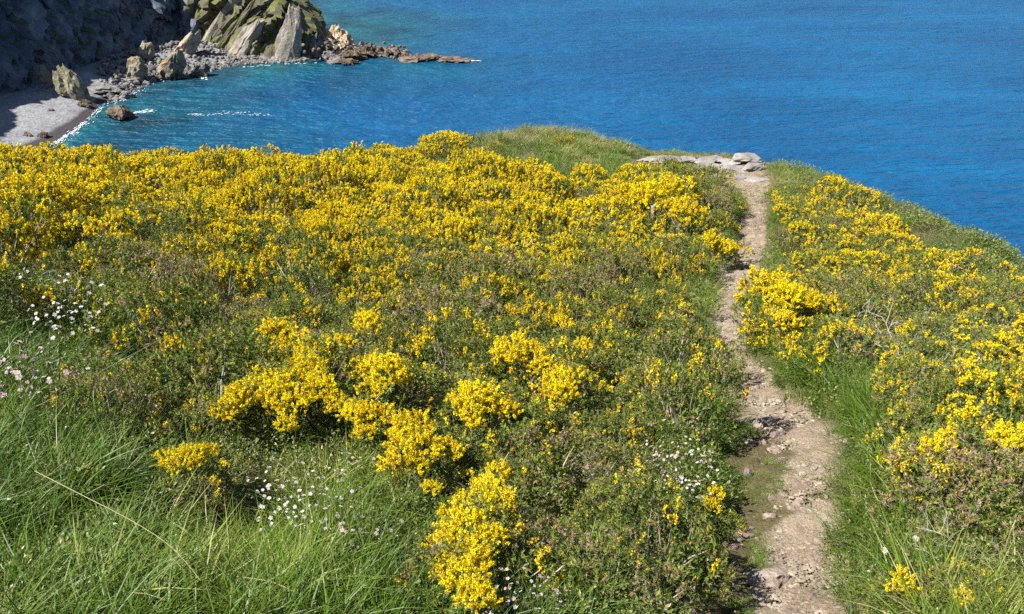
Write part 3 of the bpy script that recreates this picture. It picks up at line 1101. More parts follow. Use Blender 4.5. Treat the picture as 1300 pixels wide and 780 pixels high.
def make_spray(seed, rx, ry, rz, shoots=115, flowers=44, fsize=.0205, hue=.66):
    """a dense bright mass of flowering shoots with their spiny green tips, part of a bush"""
    rng = np.random.default_rng(seed)
    lobes = [(0, 0, 0, rx * .62, ry * .62, rz * .8)]
    for i in range(6):
        a = rng.uniform(0, 6.283)
        q = rng.uniform(.22, .45)
        d = rng.uniform(.45, .8)
        lobes.append((math.cos(a) * rx * d, math.sin(a) * ry * d, rng.uniform(-.5, .5) * rz, rx * q, ry * q, rz * q * 1.2))
    P, N = dome_points(shoots, [(l[0], l[1], l[2] + 1, *l[3:]) for l in lobes], rng, low=-.4)
    P[:, 2] -= 1
    n = len(P)
    D = norm(N * .8 + np.array([0, 0, .55]) + rng.normal(0, .4, (n, 3)))
    L = rng.uniform(.05, .19, n)
    B, G = Tris(), Tris()
    k = flowers
    t = np.sort(rng.random((n, k)), 1)
    base = (P[:, None, :] + D[:, None, :] * ((t * .9 - .25) * L[:, None])[..., None]).reshape(-1, 3)
    dd = np.repeat(D, k, 0)
    o = norm(perp(dd, rng) + dd * rng.uniform(-.1, .9, (len(dd), 1)))
    tn = np.repeat(np.clip(rng.normal(hue, .18, n), .15, 1), k) + rng.normal(0, .13, n * k)
    old = rng.random(n * k) < .05
    tn[old] = rng.uniform(0, .14, old.sum())
    dens = np.repeat(np.clip(rng.normal(.9, .22, n), .2, 1), k)
    keep = rng.random(n * k) < dens
    add_flowers(B, (base + o * .007)[keep], o[keep], fsize, rng, np.clip(tn[keep], 0, 1))
    add_spines(G, P - D * .05, D, L * 1.15 + .05, 16, rng, size=.026, tone=np.clip(rng.normal(.45, .15, n), 0, .8))
    V = np.concatenate([np.concatenate(B.V), np.concatenate(G.V)])
    F = np.concatenate([np.concatenate(B.T3), np.concatenate(G.T3) + B.n])
    me = mesh_np('gorse_spray', V, F, M['gorse_yellow'], {'tone': np.concatenate(B.tone + G.tone)})
    me.materials.append(M['gorse_green'])
    mi = np.zeros(len(F), np.int32)
    mi[sum(len(f) for f in B.T3):] = 1
    me.polygons.foreach_set('material_index', mi)
    return me


COVERS = [.02, .10, .22, .38, .54, .70, .85]
GORSE = {}
for ci, cv in enumerate(COVERS):
    for vv in range(2):
        GORSE[(ci, vv)] = make_gorse(300 + ci * 10 + vv, cv, brown=[.16, .16, .14, .10, .07, .04, .02][ci], dead=[.30, .26, .26, .22, .15, .05, 0][ci])
for vv in range(2):      # spent bushes, mostly brown
    GORSE[(7, vv)] = make_gorse(380 + vv, .05, brown=.5, dead=.5)
SPRAYS = [make_spray(500 + i, *[(.24, .2, .13), (.2, .2, .16), (.27, .19, .11), (.15, .15, .12), (.3, .22, .15)][i], hue=.66 + .03 * (i % 3)) for i in range(5)]
SPRAYS += [make_spray(520 + i, *[(.3, .15, .12), (.16, .24, .14), (.22, .22, .2)][i], shoots=80, hue=.6) for i in range(3)]


def gorse_at(p, ci, vv, sc, rz, label, group, squash=1.0):
    root = bpy.data.objects.new('gorse_bush', None)
    COL.objects.link(root)
    root.location = tuple(float(a) for a in p)
    root.rotation_euler = (0, 0, rz)
    root.scale = (sc, sc, sc * squash)
    tag(root, label, 'shrub', group)
    for nm_, me in GORSE[(ci, vv)].items():
        tag(obj(nm_, me, root), kind='stuff')
    return root


# what the hillside carries, read off the photograph: bloom on a grid of picture points (negative: 'g' grass or herbs, no bush)
GX = list(range(0, 1301, 100))
g = -1
BLOOM = {
    190: [.9, .95, .95, .9, .9, .9, g, g, g, g, g, g, g, g],
    215: [.9, .95, .95, .9, .9, .9, g, g, g, g, g, g, g, g],
    240: [.9, .95, .95, .95, .95, .95, .9, .85, .6, .05, g, .45, g, g],
    280: [.85, .8, .9, .95, .9, .85, .8, .7, .7, .3, .35, .7, .4, g],
    320: [.65, .5, .38, .78, .7, .6, .6, .6, .5, .25, .3, .6, .5, .3],
    360: [.2, .25, .25, .5, .42, .45, .45, .5, .4, .25, .55, .3, .35, .2],
    400: [g, g, .2, .28, .25, .3, .3, .42, .32, .22, .5, .25, .3, .4],
    450: [g, g, .08, .16, .15, .22, .3, .38, .26, .18, g, .3, .35, .5],
    500: [g, g, .05, .14, .14, .18, .24, .28, .2, .12, g, .12, .4, .45],
    560: [g, g, .05, .1, .1, .15, .16, .18, .12, g, g, g, .25, .3],
    620: [g, g, g, .04, g, .12, .12, .1, .05, g, g, g, .12, .1],
    700: [g, g, g, .03, g, g, .12, .06, .03, g, g, g, .08, .08],
    780: [g, g, g, g, g, g, g, g, g, g, g, g, g, g]}
BY = sorted(BLOOM)
BG = np.array([BLOOM[y] for y in BY], float)


def bloom_at(px, py):
    fx = np.clip(px / 100, 0, 12.999)
    fy = np.interp(py, BY, np.arange(len(BY)))
    fy = min(fy, len(BY) - 1.001)
    i, j = int(fx), int(fy)
    a, b = fx - i, fy - j
    # a jittered pick keeps edges irregular
    i2 = i + (R.random() < a)
    j2 = j + (R.random() < b)
    v = BG[j2, i2]
    if v < 0:
        return -1
    w = BG[j:j + 2, i:i + 2]
    wt = np.array([[(1 - a) * (1 - b), a * (1 - b)], [(1 - a) * b, a * b]])
    ok = w >= 0
    return float((w * wt * ok).sum() / max((wt * ok).sum(), 1e-6))


bushes = []          # (x, y, radius)


def free(x, y, r, k=.62):
    for bx, by, br in bushes:
        if (bx - x) ** 2 + (by - y) ** 2 < (k * (r + br)) ** 2:
            return False
    return True


# bushes one can single out, each with its bright masses of flowers
def named_bush(px, py, size, ci, label, sprays=(), h=0.0, squash=1.0):
    p = ground(px, py, .3)
    p[2] = z_land(p[None])[0] - .04
    rz = R.uniform(0, 6.28)
    root = gorse_at(p, ci, R.integers(0, 2), size, rz, label, None, squash)
    bushes.append((p[0], p[1], .62 * size))
    inv = 1.0 / size
    for (sx_, sy_, w, hh) in sprays:
        c = ground(sx_, sy_, hh)
        d = (c - p)
        cr, sr = math.cos(-rz), math.sin(-rz)
        loc = (inv * (cr * d[0] - sr * d[1]), inv * (sr * d[0] + cr * d[1]), inv / squash * d[2])
        r = np.linalg.norm(c - np.array([0, 0, HCAM]))
        s = w / FPX * r / .40
        me = SPRAYS[R.integers(0, len(SPRAYS))]
        o = tag(obj('blossom_mass', me, root, loc, R.uniform(0, 6.28), s * inv), kind='stuff')
    return root


named_bush(398, 500, 1.25, 1, 'near gorse bush with a bright yellow crescent of flower masses above the long grass',
           [(352, 425, 48, .6), (378, 436, 40, .6), (402, 455, 44, .58), (384, 478, 52, .56), (410, 498, 42, .5), (352, 492, 50, .5), (330, 500, 44, .45), (300, 510, 46, .42),
            (280, 522, 34, .36), (372, 512, 40, .46), (362, 541, 24, .4), (425, 512, 30, .45), (425, 436, 34, .58), (395, 470, 36, .58)])
named_bush(476, 500, 1.0, 1, 'near gorse bush with one tall solid yellow flower mass beside a dark hollow',
           [(478, 466, 44, .6), (492, 480, 46, .58), (482, 494, 36, .5), (466, 414, 36, .62), (450, 525, 34, .42), (472, 534, 44, .42), (464, 552, 30, .36)])
named_bush(528, 570, .85, 1, 'near gorse bush with a ragged upright column of yellow flowers in mid slope',
           [(518, 545, 44, .5), (528, 562, 46, .46), (512, 580, 46, .42), (528, 592, 40, .38), (566, 574, 34, .42), (548, 622, 28, .3)])
named_bush(612, 535, 1.0, 2, 'gorse bush with a wide flat-topped yellow mass in the centre of the slope',
           [(592, 508, 48, .55), (612, 512, 50, .55), (634, 520, 38, .5), (600, 528, 36, .48)])
named_bush(672, 470, 1.0, 3, 'gorse bush with loose yellow clusters uphill of the central flat-topped bush', [(652, 447, 40, .58), (672, 452, 36, .56), (688, 466, 34, .52)])
named_bush(716, 490, .9, 3, 'gorse bush with loose yellow clusters between the central bush and the path', [(708, 484, 36, .5), (716, 500, 36, .48), (738, 438, 22, .6), (712, 408, 22, .6)])
named_bush(606, 700, .9, 1, 'nearest gorse bush with a long yellow trail of flowers at the foot of the picture',
           [(632, 604, 30, .5), (612, 620, 34, .5), (626, 642, 48, .48), (600, 652, 44, .46), (596, 676, 56, .42), (622, 684, 44, .42), (574, 692, 46, .38), (604, 708, 44, .36),
            (586, 736, 54, .3), (600, 754, 46, .28), (566, 718, 34, .32)])
named_bush(240, 592, .55, 1, 'small low gorse bush with a yellow tuft in the long grass', [(228, 590, 32, .28), (246, 582, 30, .28), (260, 577, 24, .28)])
named_bush(832, 262, 1.75, 5, 'big round gorse bush in full bloom with a grey post in its hollow', [(800, 248, 40, .95), (850, 240, 40, 1.0), (830, 246, 36, 1.0), (868, 272, 36, .7)])
named_bush(912, 318, .9, 3, 'small flowering gorse bush at the left edge of the path below the saddle', [(900, 306, 26, .5), (918, 316, 26, .45)])
named_bush(985, 390, 1.15, 5, 'gorse bush in bright bloom right beside the path bend', [(1000, 380, 40, .6), (978, 365, 34, .65), (1030, 384, 30, .5)])
named_bush(1012, 405, .9, 4, 'yellow gorse bush just downhill of the bright one at the path bend', [(1000, 408, 30, .45)])
named_bush(1080, 440, .9, 3, 'gorse bush with small yellow flowers over a dark gap right of the path')
named_bush(1195, 575, .75, 3, 'gorse bush with a yellow cluster among brown spent heads on the right slope', [(1190, 570, 34, .4), (1200, 558, 24, .42)])
named_bush(1220, 620, .95, 7, 'largest brown spent gorse bush on the lower right, below a yellow cluster')
named_bush(1288, 620, .9, 7, 'brown spent gorse bush at the right edge of the picture')
named_bush(1290, 545, .9, 4, 'yellow flowering gorse bush on the right slope above the brown spent bush', [(1288, 560, 36, .4)])
named_bush(1148, 745, .4, 1, 'small herb-tangled gorse sprig with yellow tuft right of the path foot', [(1148, 744, 28, .22)])
named_bush(1232, 722, .5, 2, 'small gorse sprig with scattered yellow flowers in the lower right herbs', [(1222, 760, 22, .2)])
named_bush(908, 636, .36, 1, 'tiny gorse sprig with yellow flowers on the bare left verge of the path', [(908, 630, 24, .2), (902, 642, 18, .16)])
named_bush(165, 345, 1.15, 7, 'brown dead gorse bush with pale drooping twigs above the white campion')
named_bush(735, 590, .95, 7, 'brown-headed spent gorse bush in the lower middle of the slope')
named_bush(660, 600, .85, 1, 'dark green gorse bush with few flowers behind the nearest yellow trail')
named_bush(862, 452, .95, 1, 'tall green gorse bush close to the path just above its shaded step', squash=1.25)
named_bush(872, 522, .95, 1, 'tall dark gorse bush shading the step of the path', squash=1.4)
named_bush(845, 690, .8, 0, 'dark green bush at the lower left verge casting shade on the path foot', squash=1.3)
named_bush(800, 640, .8, 0, 'dark green bush among the herbs left of the lower path verge', squash=1.1)
named_bush(770, 720, .7, 7, 'beige seed-headed low bush in the herbs at bottom centre')
named_bush(690, 690, .7, 7, 'beige seed-headed low bush right of the nearest yellow trail')
named_bush(628, 178, .45, 4, 'small yellow gorse tuft on the left of the grassy crest')
named_bush(715, 172, .5, 4, 'yellow gorse tuft on the highest point of the grassy crest')
named_bush(548, 206, .5, 5, 'golden gorse tuft where thicket meets the grassy crest')
named_bush(1095, 252, .9, 4, 'bright yellow gorse bush on the skyline side of the right slope', [(1062, 236, 26, .45)])

def bush_words(px, py, ci):
    look = ['almost flowerless green', 'dark sparsely flowered', 'yellow-flecked', 'half-flowered', 'well-flowered', 'golden-flowered', 'solid golden', 'brown spent'][ci]
    if px > 950:
        where = ('near the right-hand skyline' if py < 300 else 'on the upper right slope' if py < 430 else 'on the lower right slope') + \
                (' close to the path' if px < 1090 else ' far from the path' if px > 1215 else '')
    elif py < 228:
        where = 'in the skyline row ' + ('below the shingle beach' if px < 170 else 'below the pale bluff' if px < 420 else 'below the reef' if px < 570 else 'by the grassy crest')
    elif py < 330:
        where = 'in the thicket ' + ('at the left edge' if px < 130 else 'left of mid-brow' if px < 330 else 'in mid-brow' if px < 560 else 'below the grassy crest' if px < 770 else 'around the big round bush')
    elif py < 420:
        where = 'on mid slope ' + ('above the long grass' if px < 280 else 'uphill of the flower crescent' if px < 500 else 'uphill of the central flat-topped bush' if px < 720 else 'left of the path bend')
    else:
        where = 'on the lower slope ' + ('beside the flower crescent' if px < 520 else 'around the central flat-topped bush' if px < 720 else 'close left of the path')
    if px <= 950 and 228 <= py < 330:
        where += ', upper part' if py < 252 else ', middle part' if py < 285 else ', lower part'
    elif px <= 950 and py >= 330:
        where += ', upper row' if py % 90 < 45 else ', lower row'
    return '%s gorse bush %s' % (look, where), 'gorse ' + where


_post = ground(828, 290)
bushes.append((_post[0], _post[1] - .35, .5))
NC = 14000
cr_ = 6.0 + 27 * R.random(NC) ** .8
ca_ = R.uniform(-.66, .60, NC)
CA = np.stack([cr_ * np.sin(ca_), cr_ * np.cos(ca_), np.zeros(NC)], 1)
CA[:, 2] = z_land(CA)
cpx, cpy = project(CA)
_, cpy2 = project(CA + np.array([0, 0, .35]))
csd = poly_sd(CA, LAND)
_, cpo = path_rel(CA)
good = (cpx > -60) & (cpx < 1345) & (cpy < 770) & (csd < np.where(cpx < 560, .6, -.35))
for c_ in np.where(good)[0]:
    if len(bushes) > 300:
        break
    x, y, z = CA[c_]
    r_, px, py, py2, po = cr_[c_], cpx[c_], cpy[c_], [cpy2[c_]], [cpo[c_]]
    cv = bloom_at(min(max(px, 0), 1299), py2[0] + (8 if px < 560 else 0))
    if cv < 0:
        continue
    rr = r_
    sc = np.interp(rr, [6, 10, 16, 30], [.8, .95, 1.12, 1.22]) * R.uniform(.7, 1.3)
    if px > 960:
        sc *= .88
    rad = .62 * sc
    if po[0] < rad * .62 + .12:
        continue
    if not free(x, y, rad, .60 if cv > .5 else .58):
        continue
    cvj = np.clip(cv * R.uniform(.75, 1.25) + R.normal(0, .03), 0, 1)
    ci = int(np.argmin([abs(c - cvj) for c in COVERS]))
    if cv < .5 and R.random() < .10:
        ci = 7
    sq = R.uniform(.75, 1.35) if csd[c_] < -2.5 else R.uniform(.7, 1.0)
    gorse_at((x, y, z - .05), ci, R.integers(0, 2), sc, R.uniform(0, 6.28), *bush_words(px, py, ci), squash=sq)
    bushes.append((x, y, rad))
print('bushes', len(bushes))

# ------------------------------------------------------------------ grass and undergrowth: too many to count
def make_tuft(seed, blades, radius, length, width, mat, lean=.6, arch=.6, seg=4, tone_mu=.45, tone_sd=.2):
    rng = np.random.default_rng(seed)
    n = blades
    a = rng.uniform(0, 6.283, n)
    rr = radius * np.sqrt(rng.random(n))
    base = np.stack([np.cos(a) * rr, np.sin(a) * rr, np.full(n, -.02)], 1)
    b = a + rng.normal(0, 1.0, n)
    out = np.stack([np.cos(b), np.sin(b), np.zeros(n)], 1)
    L = length * rng.uniform(.45, 1.15, n)
    ln = np.abs(rng.normal(0, lean, n))[:, None]
    ar = np.abs(rng.normal(arch, arch * .5, n))[:, None]
    side = np.stack([-np.sin(b), np.cos(b), np.zeros(n)], 1)
    side = norm(side + rng.normal(0, .5, (n, 3)))
    w = width * rng.uniform(.7, 1.3, n)
    pts = []
    for k in range(seg + 1):
        u = k / seg
        d = np.array([0, 0, 1.0]) * u + out * (ln * u + ar * u * u)
        d[:, 2] -= (.35 * ar * u ** 3)[:, 0]
        q = base + d * (L / (1 + .5 * ln[:, 0] + .4 * ar[:, 0]))[:, None]
        pts.append(q)
    T = Tris()
    tone = np.clip(rng.normal(tone_mu, tone_sd, n), 0, 1)
    for k in range(seg):
        w0 = (w * (1 - (k / seg) ** 1.6))[:, None] * side
        w1 = (w * (1 - ((k + 1) / seg) ** 1.6))[:, None] * side
        if k < seg - 1:
            T.quad(pts[k] - w0, pts[k] + w0, pts[k + 1] + w1, pts[k + 1] - w1, tone)
        else:
            T.tri(pts[k] - w0, pts[k] + w0, pts[k + 1], tone)
    return T.mesh('tuft', mat)


def make_herb(seed, leaves, radius, height, size, mat, tone_mu=.5, aspect=.45, tone_sd=.22):
    rng = np.random.default_rng(seed)
    n = leaves
    a = rng.uniform(0, 6.283, n)
    rr = radius * np.sqrt(rng.random(n))
    c = np.stack([np.cos(a) * rr, np.sin(a) * rr, height * rng.random(n) ** .8], 1)
    d = norm(np.stack([np.cos(a), np.sin(a), rng.uniform(-.1, .9, n)], 1) + rng.normal(0, .5, (n, 3)))
    s = norm(np.cross(d, np.array([0, 0, 1.0]) + rng.normal(0, .4, (n, 3))))
    up = np.cross(s, d)
    L = (size * rng.uniform(.5, 1.3, n))[:, None]
    W = L * aspect
    T = Tris()
    tone = np.clip(rng.normal(tone_mu, tone_sd, n), 0, 1)
    mid = c + d * L * .5 - up * L * .08
    T.quad(c, mid + s * W * .5 + up * L * .06, c + d * L, mid, tone)
    T.quad(c, mid, c + d * L, mid - s * W * .5 + up * L * .06, tone)
    m = n // 5
    k = rng.integers(0, n, m)
    foot = c[k] * np.array([.5, .5, 0])
    q = rand_dirs(m, rng) * .0022
    T.tri(foot - q, foot + q, c[k], np.clip(tone[k] + .1, 0, 1))
    return T.mesh('herb', mat)


def scatter(name, protos, P, rot, scl, idx, label, cat):
    src = bpy.data.collections.new(name + '_pieces')
    for i, me in enumerate(protos):
        o = bpy.data.objects.new('%s_piece_%02d' % (name, i), me)
        src.objects.link(o)
    me = bpy.data.meshes.new(name)
    me.vertices.add(len(P))
    me.vertices.foreach_set('co', np.ascontiguousarray(P, dtype=np.float32).ravel())
    at = me.attributes.new('rot', 'FLOAT_VECTOR', 'POINT')
    at.data.foreach_set('vector', np.ascontiguousarray(rot, dtype=np.float32).ravel())
    at = me.attributes.new('scl', 'FLOAT', 'POINT')
    at.data.foreach_set('value', np.ascontiguousarray(scl, dtype=np.float32))
    at = me.attributes.new('idx', 'INT', 'POINT')
    at.data.foreach_set('value', np.ascontiguousarray(idx, dtype=np.int32))
    ng = bpy.data.node_groups.new(name + '_scatter', 'GeometryNodeTree')
    ng.interface.new_socket('Geometry', in_out='INPUT', socket_type='NodeSocketGeometry')
    ng.interface.new_socket('Geometry', in_out='OUTPUT', socket_type='NodeSocketGeometry')
    N = ng.nodes
    gi, go = N.new('NodeGroupInput'), N.new('NodeGroupOutput')
    ci = N.new('GeometryNodeCollectionInfo')
    ci.inputs['Collection'].default_value = src
    ci.inputs['Separate Children'].default_value = True
    ci.inputs['Reset Children'].default_value = True
    iop = N.new('GeometryNodeInstanceOnPoints')
    iop.inputs['Pick Instance'].default_value = True
    na = []
    for nm_, ty in (('rot', 'FLOAT_VECTOR'), ('scl', 'FLOAT'), ('idx', 'INT')):
        a = N.new('GeometryNodeInputNamedAttribute')
        a.data_type = ty
        a.inputs['Name'].default_value = nm_
        na.append(a)
    ng.links.new(gi.outputs[0], iop.inputs['Points'])
    ng.links.new(ci.outputs[0], iop.inputs['Instance'])
    ng.links.new(na[0].outputs[0], iop.inputs['Rotation'])
    ng.links.new(na[1].outputs[0], iop.inputs['Scale'])
    ng.links.new(na[2].outputs[0], iop.inputs['Instance Index'])
    ng.links.new(iop.outputs[0], go.inputs[0])
    o = obj(name, me)
    md = o.modifiers.new('scatter', 'NODES')
    md.node_group = ng
    tag(o, label, cat, kind='stuff')
    return o


LONG = [make_tuft(600 + i, 46, .10, [.40, .48, .54, .44, .40, .48][i], .0046, M['grass_long'], .55, .8, 4, [.06, .15, .26, .38, .52, .74][i], .12) for i in range(6)]
SHORT = [make_tuft(620 + i, 56, .10, .16, .0034, M['grass_long'], .6, .5, 3, [.45, .6, .74][i], .18) for i in range(3)]
DRY = [make_tuft(640 + i, 34, .10, .34, .0026, M['grass_dry'], .6, .6, 4, .45, .25) for i in range(2)]
HERB = [make_herb(660 + i, 130, .15, [.14, .22, .17][i], [.030, .042, .022][i], M['herb'], [.45, .55, .4][i]) for i in range(3)]
BROWNH = [make_herb(680, 150, .15, .16, .022, M['gorse_brown'], .5, .35, .3), make_herb(681, 130, .14, .2, .026, M['gorse_brown'], .35, .3, .3)]

NB = 60000
rr_ = 3.2 + 29 * R.random(NB) ** .85
aa_ = R.uniform(-.72, .68, NB)
GPp = np.stack([rr_ * np.sin(aa_), rr_ * np.cos(aa_), np.zeros(NB)], 1)
GPp[:, 2] = z_land(GPp)
gpx, gpy = project(GPp)
gsd = poly_sd(GPp, LAND)
grel, gpo = path_rel(GPp)
cellx = np.clip(np.round(gpx / 100 + R.normal(0, .22, NB)), 0, 13).astype(int)
celly = np.clip(np.round(np.interp(gpy, BY, np.arange(len(BY))) + R.normal(0, .25, NB)), 0, len(BY) - 1).astype(int)
cellv = BG[celly, cellx]
onview = (gpx > -90) & (gpx < 1390) & (gpy < 900) & (gsd < 1.6)
ng1 = fbm(GPp * np.array([.55, .55, 0]), 81, 3)
ng2 = fbm(GPp * np.array([1.3, 1.3, 0]), 82, 3)
grassy = (cellv < 0) | ((gpo < .75) & (gpo > 0)) | ((cellv < .3) & (ng1 > .60))
verge = np.clip((gpo + .10 + (ng2 - .5) * .5) / .2, 0, 1)           # nothing on the trodden strip
leftbank = (trod(gpx, gpy) > 0) & (gpy > 530) & (gpo < .1)
saddle = (gpy > 231) & (gpy < 251) & (gpx > 900) & (gpx < 990)
ok = onview & (saddle | (R.random(NB) < verge) & (gpo > -.12) | leftbank & (R.random(NB) < .75 * (ng2 > .44)))
# longest grass: lower left, beside the path; shorter over the brow
shortz = saddle | ((gpx > 540) & (gpx < 800) & (gpy < 215) & (R.random(NB) < .5)) | (leftbank & (gpo < 0))
hollow = ((gpx - 312) / 70) ** 2 + ((gpy - 668) / 52) ** 2 < 1
ok &= ~(hollow & (R.random(NB) < .9))
idx = np.full(NB, -1)
rnd = R.random(NB)
lim = np.interp(rr_, [3, 8, 15, 32], [1.0, .9, .7, .5])
gap = np.where(gpo < 1.1, 1.0, np.clip((ng2 - .36) * 9, .2, 1))
lg = ok & grassy & ~shortz & (rnd < .55 * lim * gap)
tonef = np.clip((ng1 - .5) * 2.6 + .5 + np.clip((gpy - 690) / 200, 0, .35) * (gpx < 480) + R.normal(0, .16, NB), 0, .999)
idx[lg] = (tonef[lg] * 6).astype(int)
sg = ok & (shortz | (grassy & ~lg & (rnd < .75 * gap)))
idx[sg & ~lg] = 6 + R.integers(0, 3, (sg & ~lg).sum())
dr = ok & (idx >= 0) & (R.random(NB) < .09 + .25 * np.clip((ng1 - .55) * 4, 0, 1))
idx[dr] = 9 + R.integers(0, 2, dr.sum())
rim = ok & (idx >= 0) & (gsd > -1.3) & (gpx > 540) & (R.random(NB) < .35)
idx[rim] = 9 + R.integers(0, 2, rim.sum())
sel = idx >= 0
scl = R.uniform(.6, 1.25, NB) * (.7 + .6 * ng2) * np.interp(rr_, [3, 7, 14, 30], [.85, .95, 1.0, 1.1])
scl = np.where(leftbank & (gpo < 0), scl * .45, scl)
scl = np.where(grassy & (cellv >= 0), scl * .7, scl)
scl = np.where((gpx < 960) & (gpy > 540) & (gpo < .45), scl * .6, scl)
scl = np.where((gpx > 1000) & (gsd > -1.8), scl * .7, scl)
scl = np.where((gpo < .3) & (gpx > 930), scl * np.clip(.62 + 2.2 * np.maximum(gpo, 0), .5, 1.1), scl)
scl = np.where((gpx > 795) & (gpx < 985) & (gpy < 236), scl * .42, scl)
scl = np.where((gpx > 940) & (gpy < 420), scl * .8, scl)
rot = np.stack([R.normal(.0, .12, NB), R.normal(0, .12, NB), R.uniform(0, 6.283, NB)], 1)
scatter('grass', LONG + SHORT + DRY, GPp[sel], rot[sel], scl[sel], idx[sel], 'long green and straw-coloured grass over the hillside and path verges', 'grass')
print('grass', sel.sum())
# short turf and moss tufts over the bare left verge of the path
nv = 9000
kv = (R.random(nv) ** 1.2 * .30 * (NP - 1)).astype(int)
VP = PM[kv] + nm[kv] * (PW[kv] * R.uniform(-1.1, .5, nv))[:, None]
VP = np.concatenate([VP, np.zeros((nv, 1))], 1)
VP[:, 2] = z_land(VP) + .012
vx, vy = project(VP)
vn = fbm(VP * np.array([2.6, 2.6, 0]), 84, 3)
vk = (trod(vx, vy) > -4 + 30 * (vn - .5)) & (vn > .53) & (vy > 520)
scatter('verge_turf', SHORT + HERB[2:], VP[vk], np.stack([np.zeros(nv), np.zeros(nv), R.uniform(0, 6.28, nv)], 1)[vk], R.uniform(.18, .42, nv)[vk], R.integers(0, 4, nv)[vk],
        'short turf and moss on the bare left verge of the path', 'turf')
# low leafy undergrowth between the bushes
hb = ok & ~((gpx > 795) & (gpx < 985) & (gpy < 232)) & ~(leftbank & (gpo < 0)) & ~shortz & (R.random(NB) < np.where(grassy, np.where((gpx > 560) & (gpy > 560), .5, .12), np.where(cellv > .5, .10, .30)))
hi = R.integers(0, 3, NB)
bz = ((gpx > 1050) & (ng2 > .5)) | ((cellv >= 0) & (ng2 > .56))
hi = np.where(bz & (R.random(NB) < .6), 3 + R.integers(0, 2, NB), hi)
hs = R.uniform(.7, 1.3, NB) * np.interp(rr_, [3, 8, 15, 30], [.8, .9, 1.0, 1.1])
scatter('undergrowth', HERB + BROWNH, GPp[hb], rot[hb], hs[hb], hi[hb], 'low leafy undergrowth between the gorse bushes', 'undergrowth')
print('herbs', hb.sum())

# ------------------------------------------------------------------ stones of the path and the brow
n = 17000
k = (R.random(n) ** 1.5 * (NP - 1)).astype(int)
sd1 = np.clip(R.normal(.18, .42, n), -1, .95)
pp = PM[k] + nm[k] * (PW[k] * sd1)[:, None] + R.normal(0, .02, (n, 2))
pp = np.concatenate([pp, np.zeros((n, 1))], 1)
pp[:, 2] = z_land(pp) + .022
_gx, _gy = project(pp)
kg = (trod(_gx, _gy) < 6) | (_gy < 520) | (R.random(n) < .18)
pp, n = pp[kg], int(kg.sum())
gs = .012 + .050 * R.random(n) ** 3.2
big_ = R.random(n) < .03
gs[big_] = R.uniform(.06, .12, big_.sum())
pp[big_, 2] -= .012
o = obj('gravel', stones('gravel', pp, gs, .45, M['gravel'], 230))
tag(o, 'loose pale gravel strewn along the path', 'gravel', kind='stuff')


def land_rock(px, py, wpx, hpx, mat, label, seed, name='stone', depth=.8, flat_tilt=0.0, cuts=7, rough=.35, rz=None, sink=.0):
    p = ground(px, py, 0.0)
    r = np.linalg.norm(p - np.array([0, 0, HCAM]))
    w, h = wpx / FPX * r, hpx / FPX * r
    me = rock_mesh(name, M[mat], seed, (w, w * depth, h), rough, cuts, sub=3, tilt=flat_tilt, taper=.18, boxy=4.0)
    o = obj(name, me, loc=p + np.array([0, 0, .01 - sink]), rz=R.uniform(-.5, .5) if rz is None else rz)
    return tag(o, label, 'rock')


for i, a in enumerate([
        (942, 684, 26, 16, 'purple_stone', 'long purplish stone lying on the mossy left side of the path'),
        (955, 676, 10, 10, 'purple_stone', 'small upright purple stone touching the long purplish stone'),
        (962, 688, 10, 8, 'purple_stone', 'small dark stone just right of the long purplish stone'),
        (978, 662, 18, 11, 'path_stone', 'pale rounded stone on the path uphill of the long purplish stone'),
        (976, 742, 46, 20, 'path_stone', 'broad flat half-buried slab on the path near its foot'),
        (876, 778, 40, 20, 'path_stone', 'squarish brown boulder at the bottom edge left of the path'),
        (950, 604, 12, 11, 'purple_stone', 'dark stone alone on the mossy verge above the yellow sprig'),
        (983, 556, 24, 16, 'path_stone', 'large angular stone at the shaded step of the path'),
        (962, 545, 22, 14, 'path_stone', 'grey stone in the shaded step just left of the large angular one'),
        (950, 566, 14, 10, 'path_stone', 'pale stone on the left verge below the shaded step'),
        (966, 566, 12, 9, 'path_stone', 'small pale stone between the step and the left verge'),
        (992, 588, 16, 10, 'purple_stone', 'dark flat stone in the path below the shaded step'),
        (984, 574, 18, 10, 'path_stone', 'brown stone embedded in the path just below the step'),
        (975, 622, 14, 9, 'purple_stone', 'dark stone on the left side of the path middle'),
        (980, 636, 10, 10, 'purple_stone', 'small pointed dark stone near the path middle'),
        (1046, 600, 16, 8, 'path_stone', 'flat stone on the right edge of the path'),
        (1035, 700, 16, 8, 'path_stone', 'pale flat chip in the trodden path near the grass'),
        (1030, 762, 18, 12, 'path_stone', 'pale angular stone in the path at the bottom edge'),
        (930, 700, 12, 12, 'purple_stone', 'dark stone on the left verge below the long purplish stone'),
        (1005, 650, 14, 8, 'path_stone', 'pale flat stone in mid path'),
        (925, 745, 12, 8, 'purple_stone', 'dark stone in the shadow left of the broad flat slab'),
        (945, 490, 20, 9, 'path_stone', 'flat stone forming an upper step in the path'),
        (950, 508, 24, 10, 'path_stone', 'flat stone forming the middle step in the path'),
        (925, 412, 14, 7, 'path_stone', 'small flat stone in the narrow path beside the bright bush')]):
    land_rock(*a[:4], a[4], a[5], 700 + i, sink=.02)

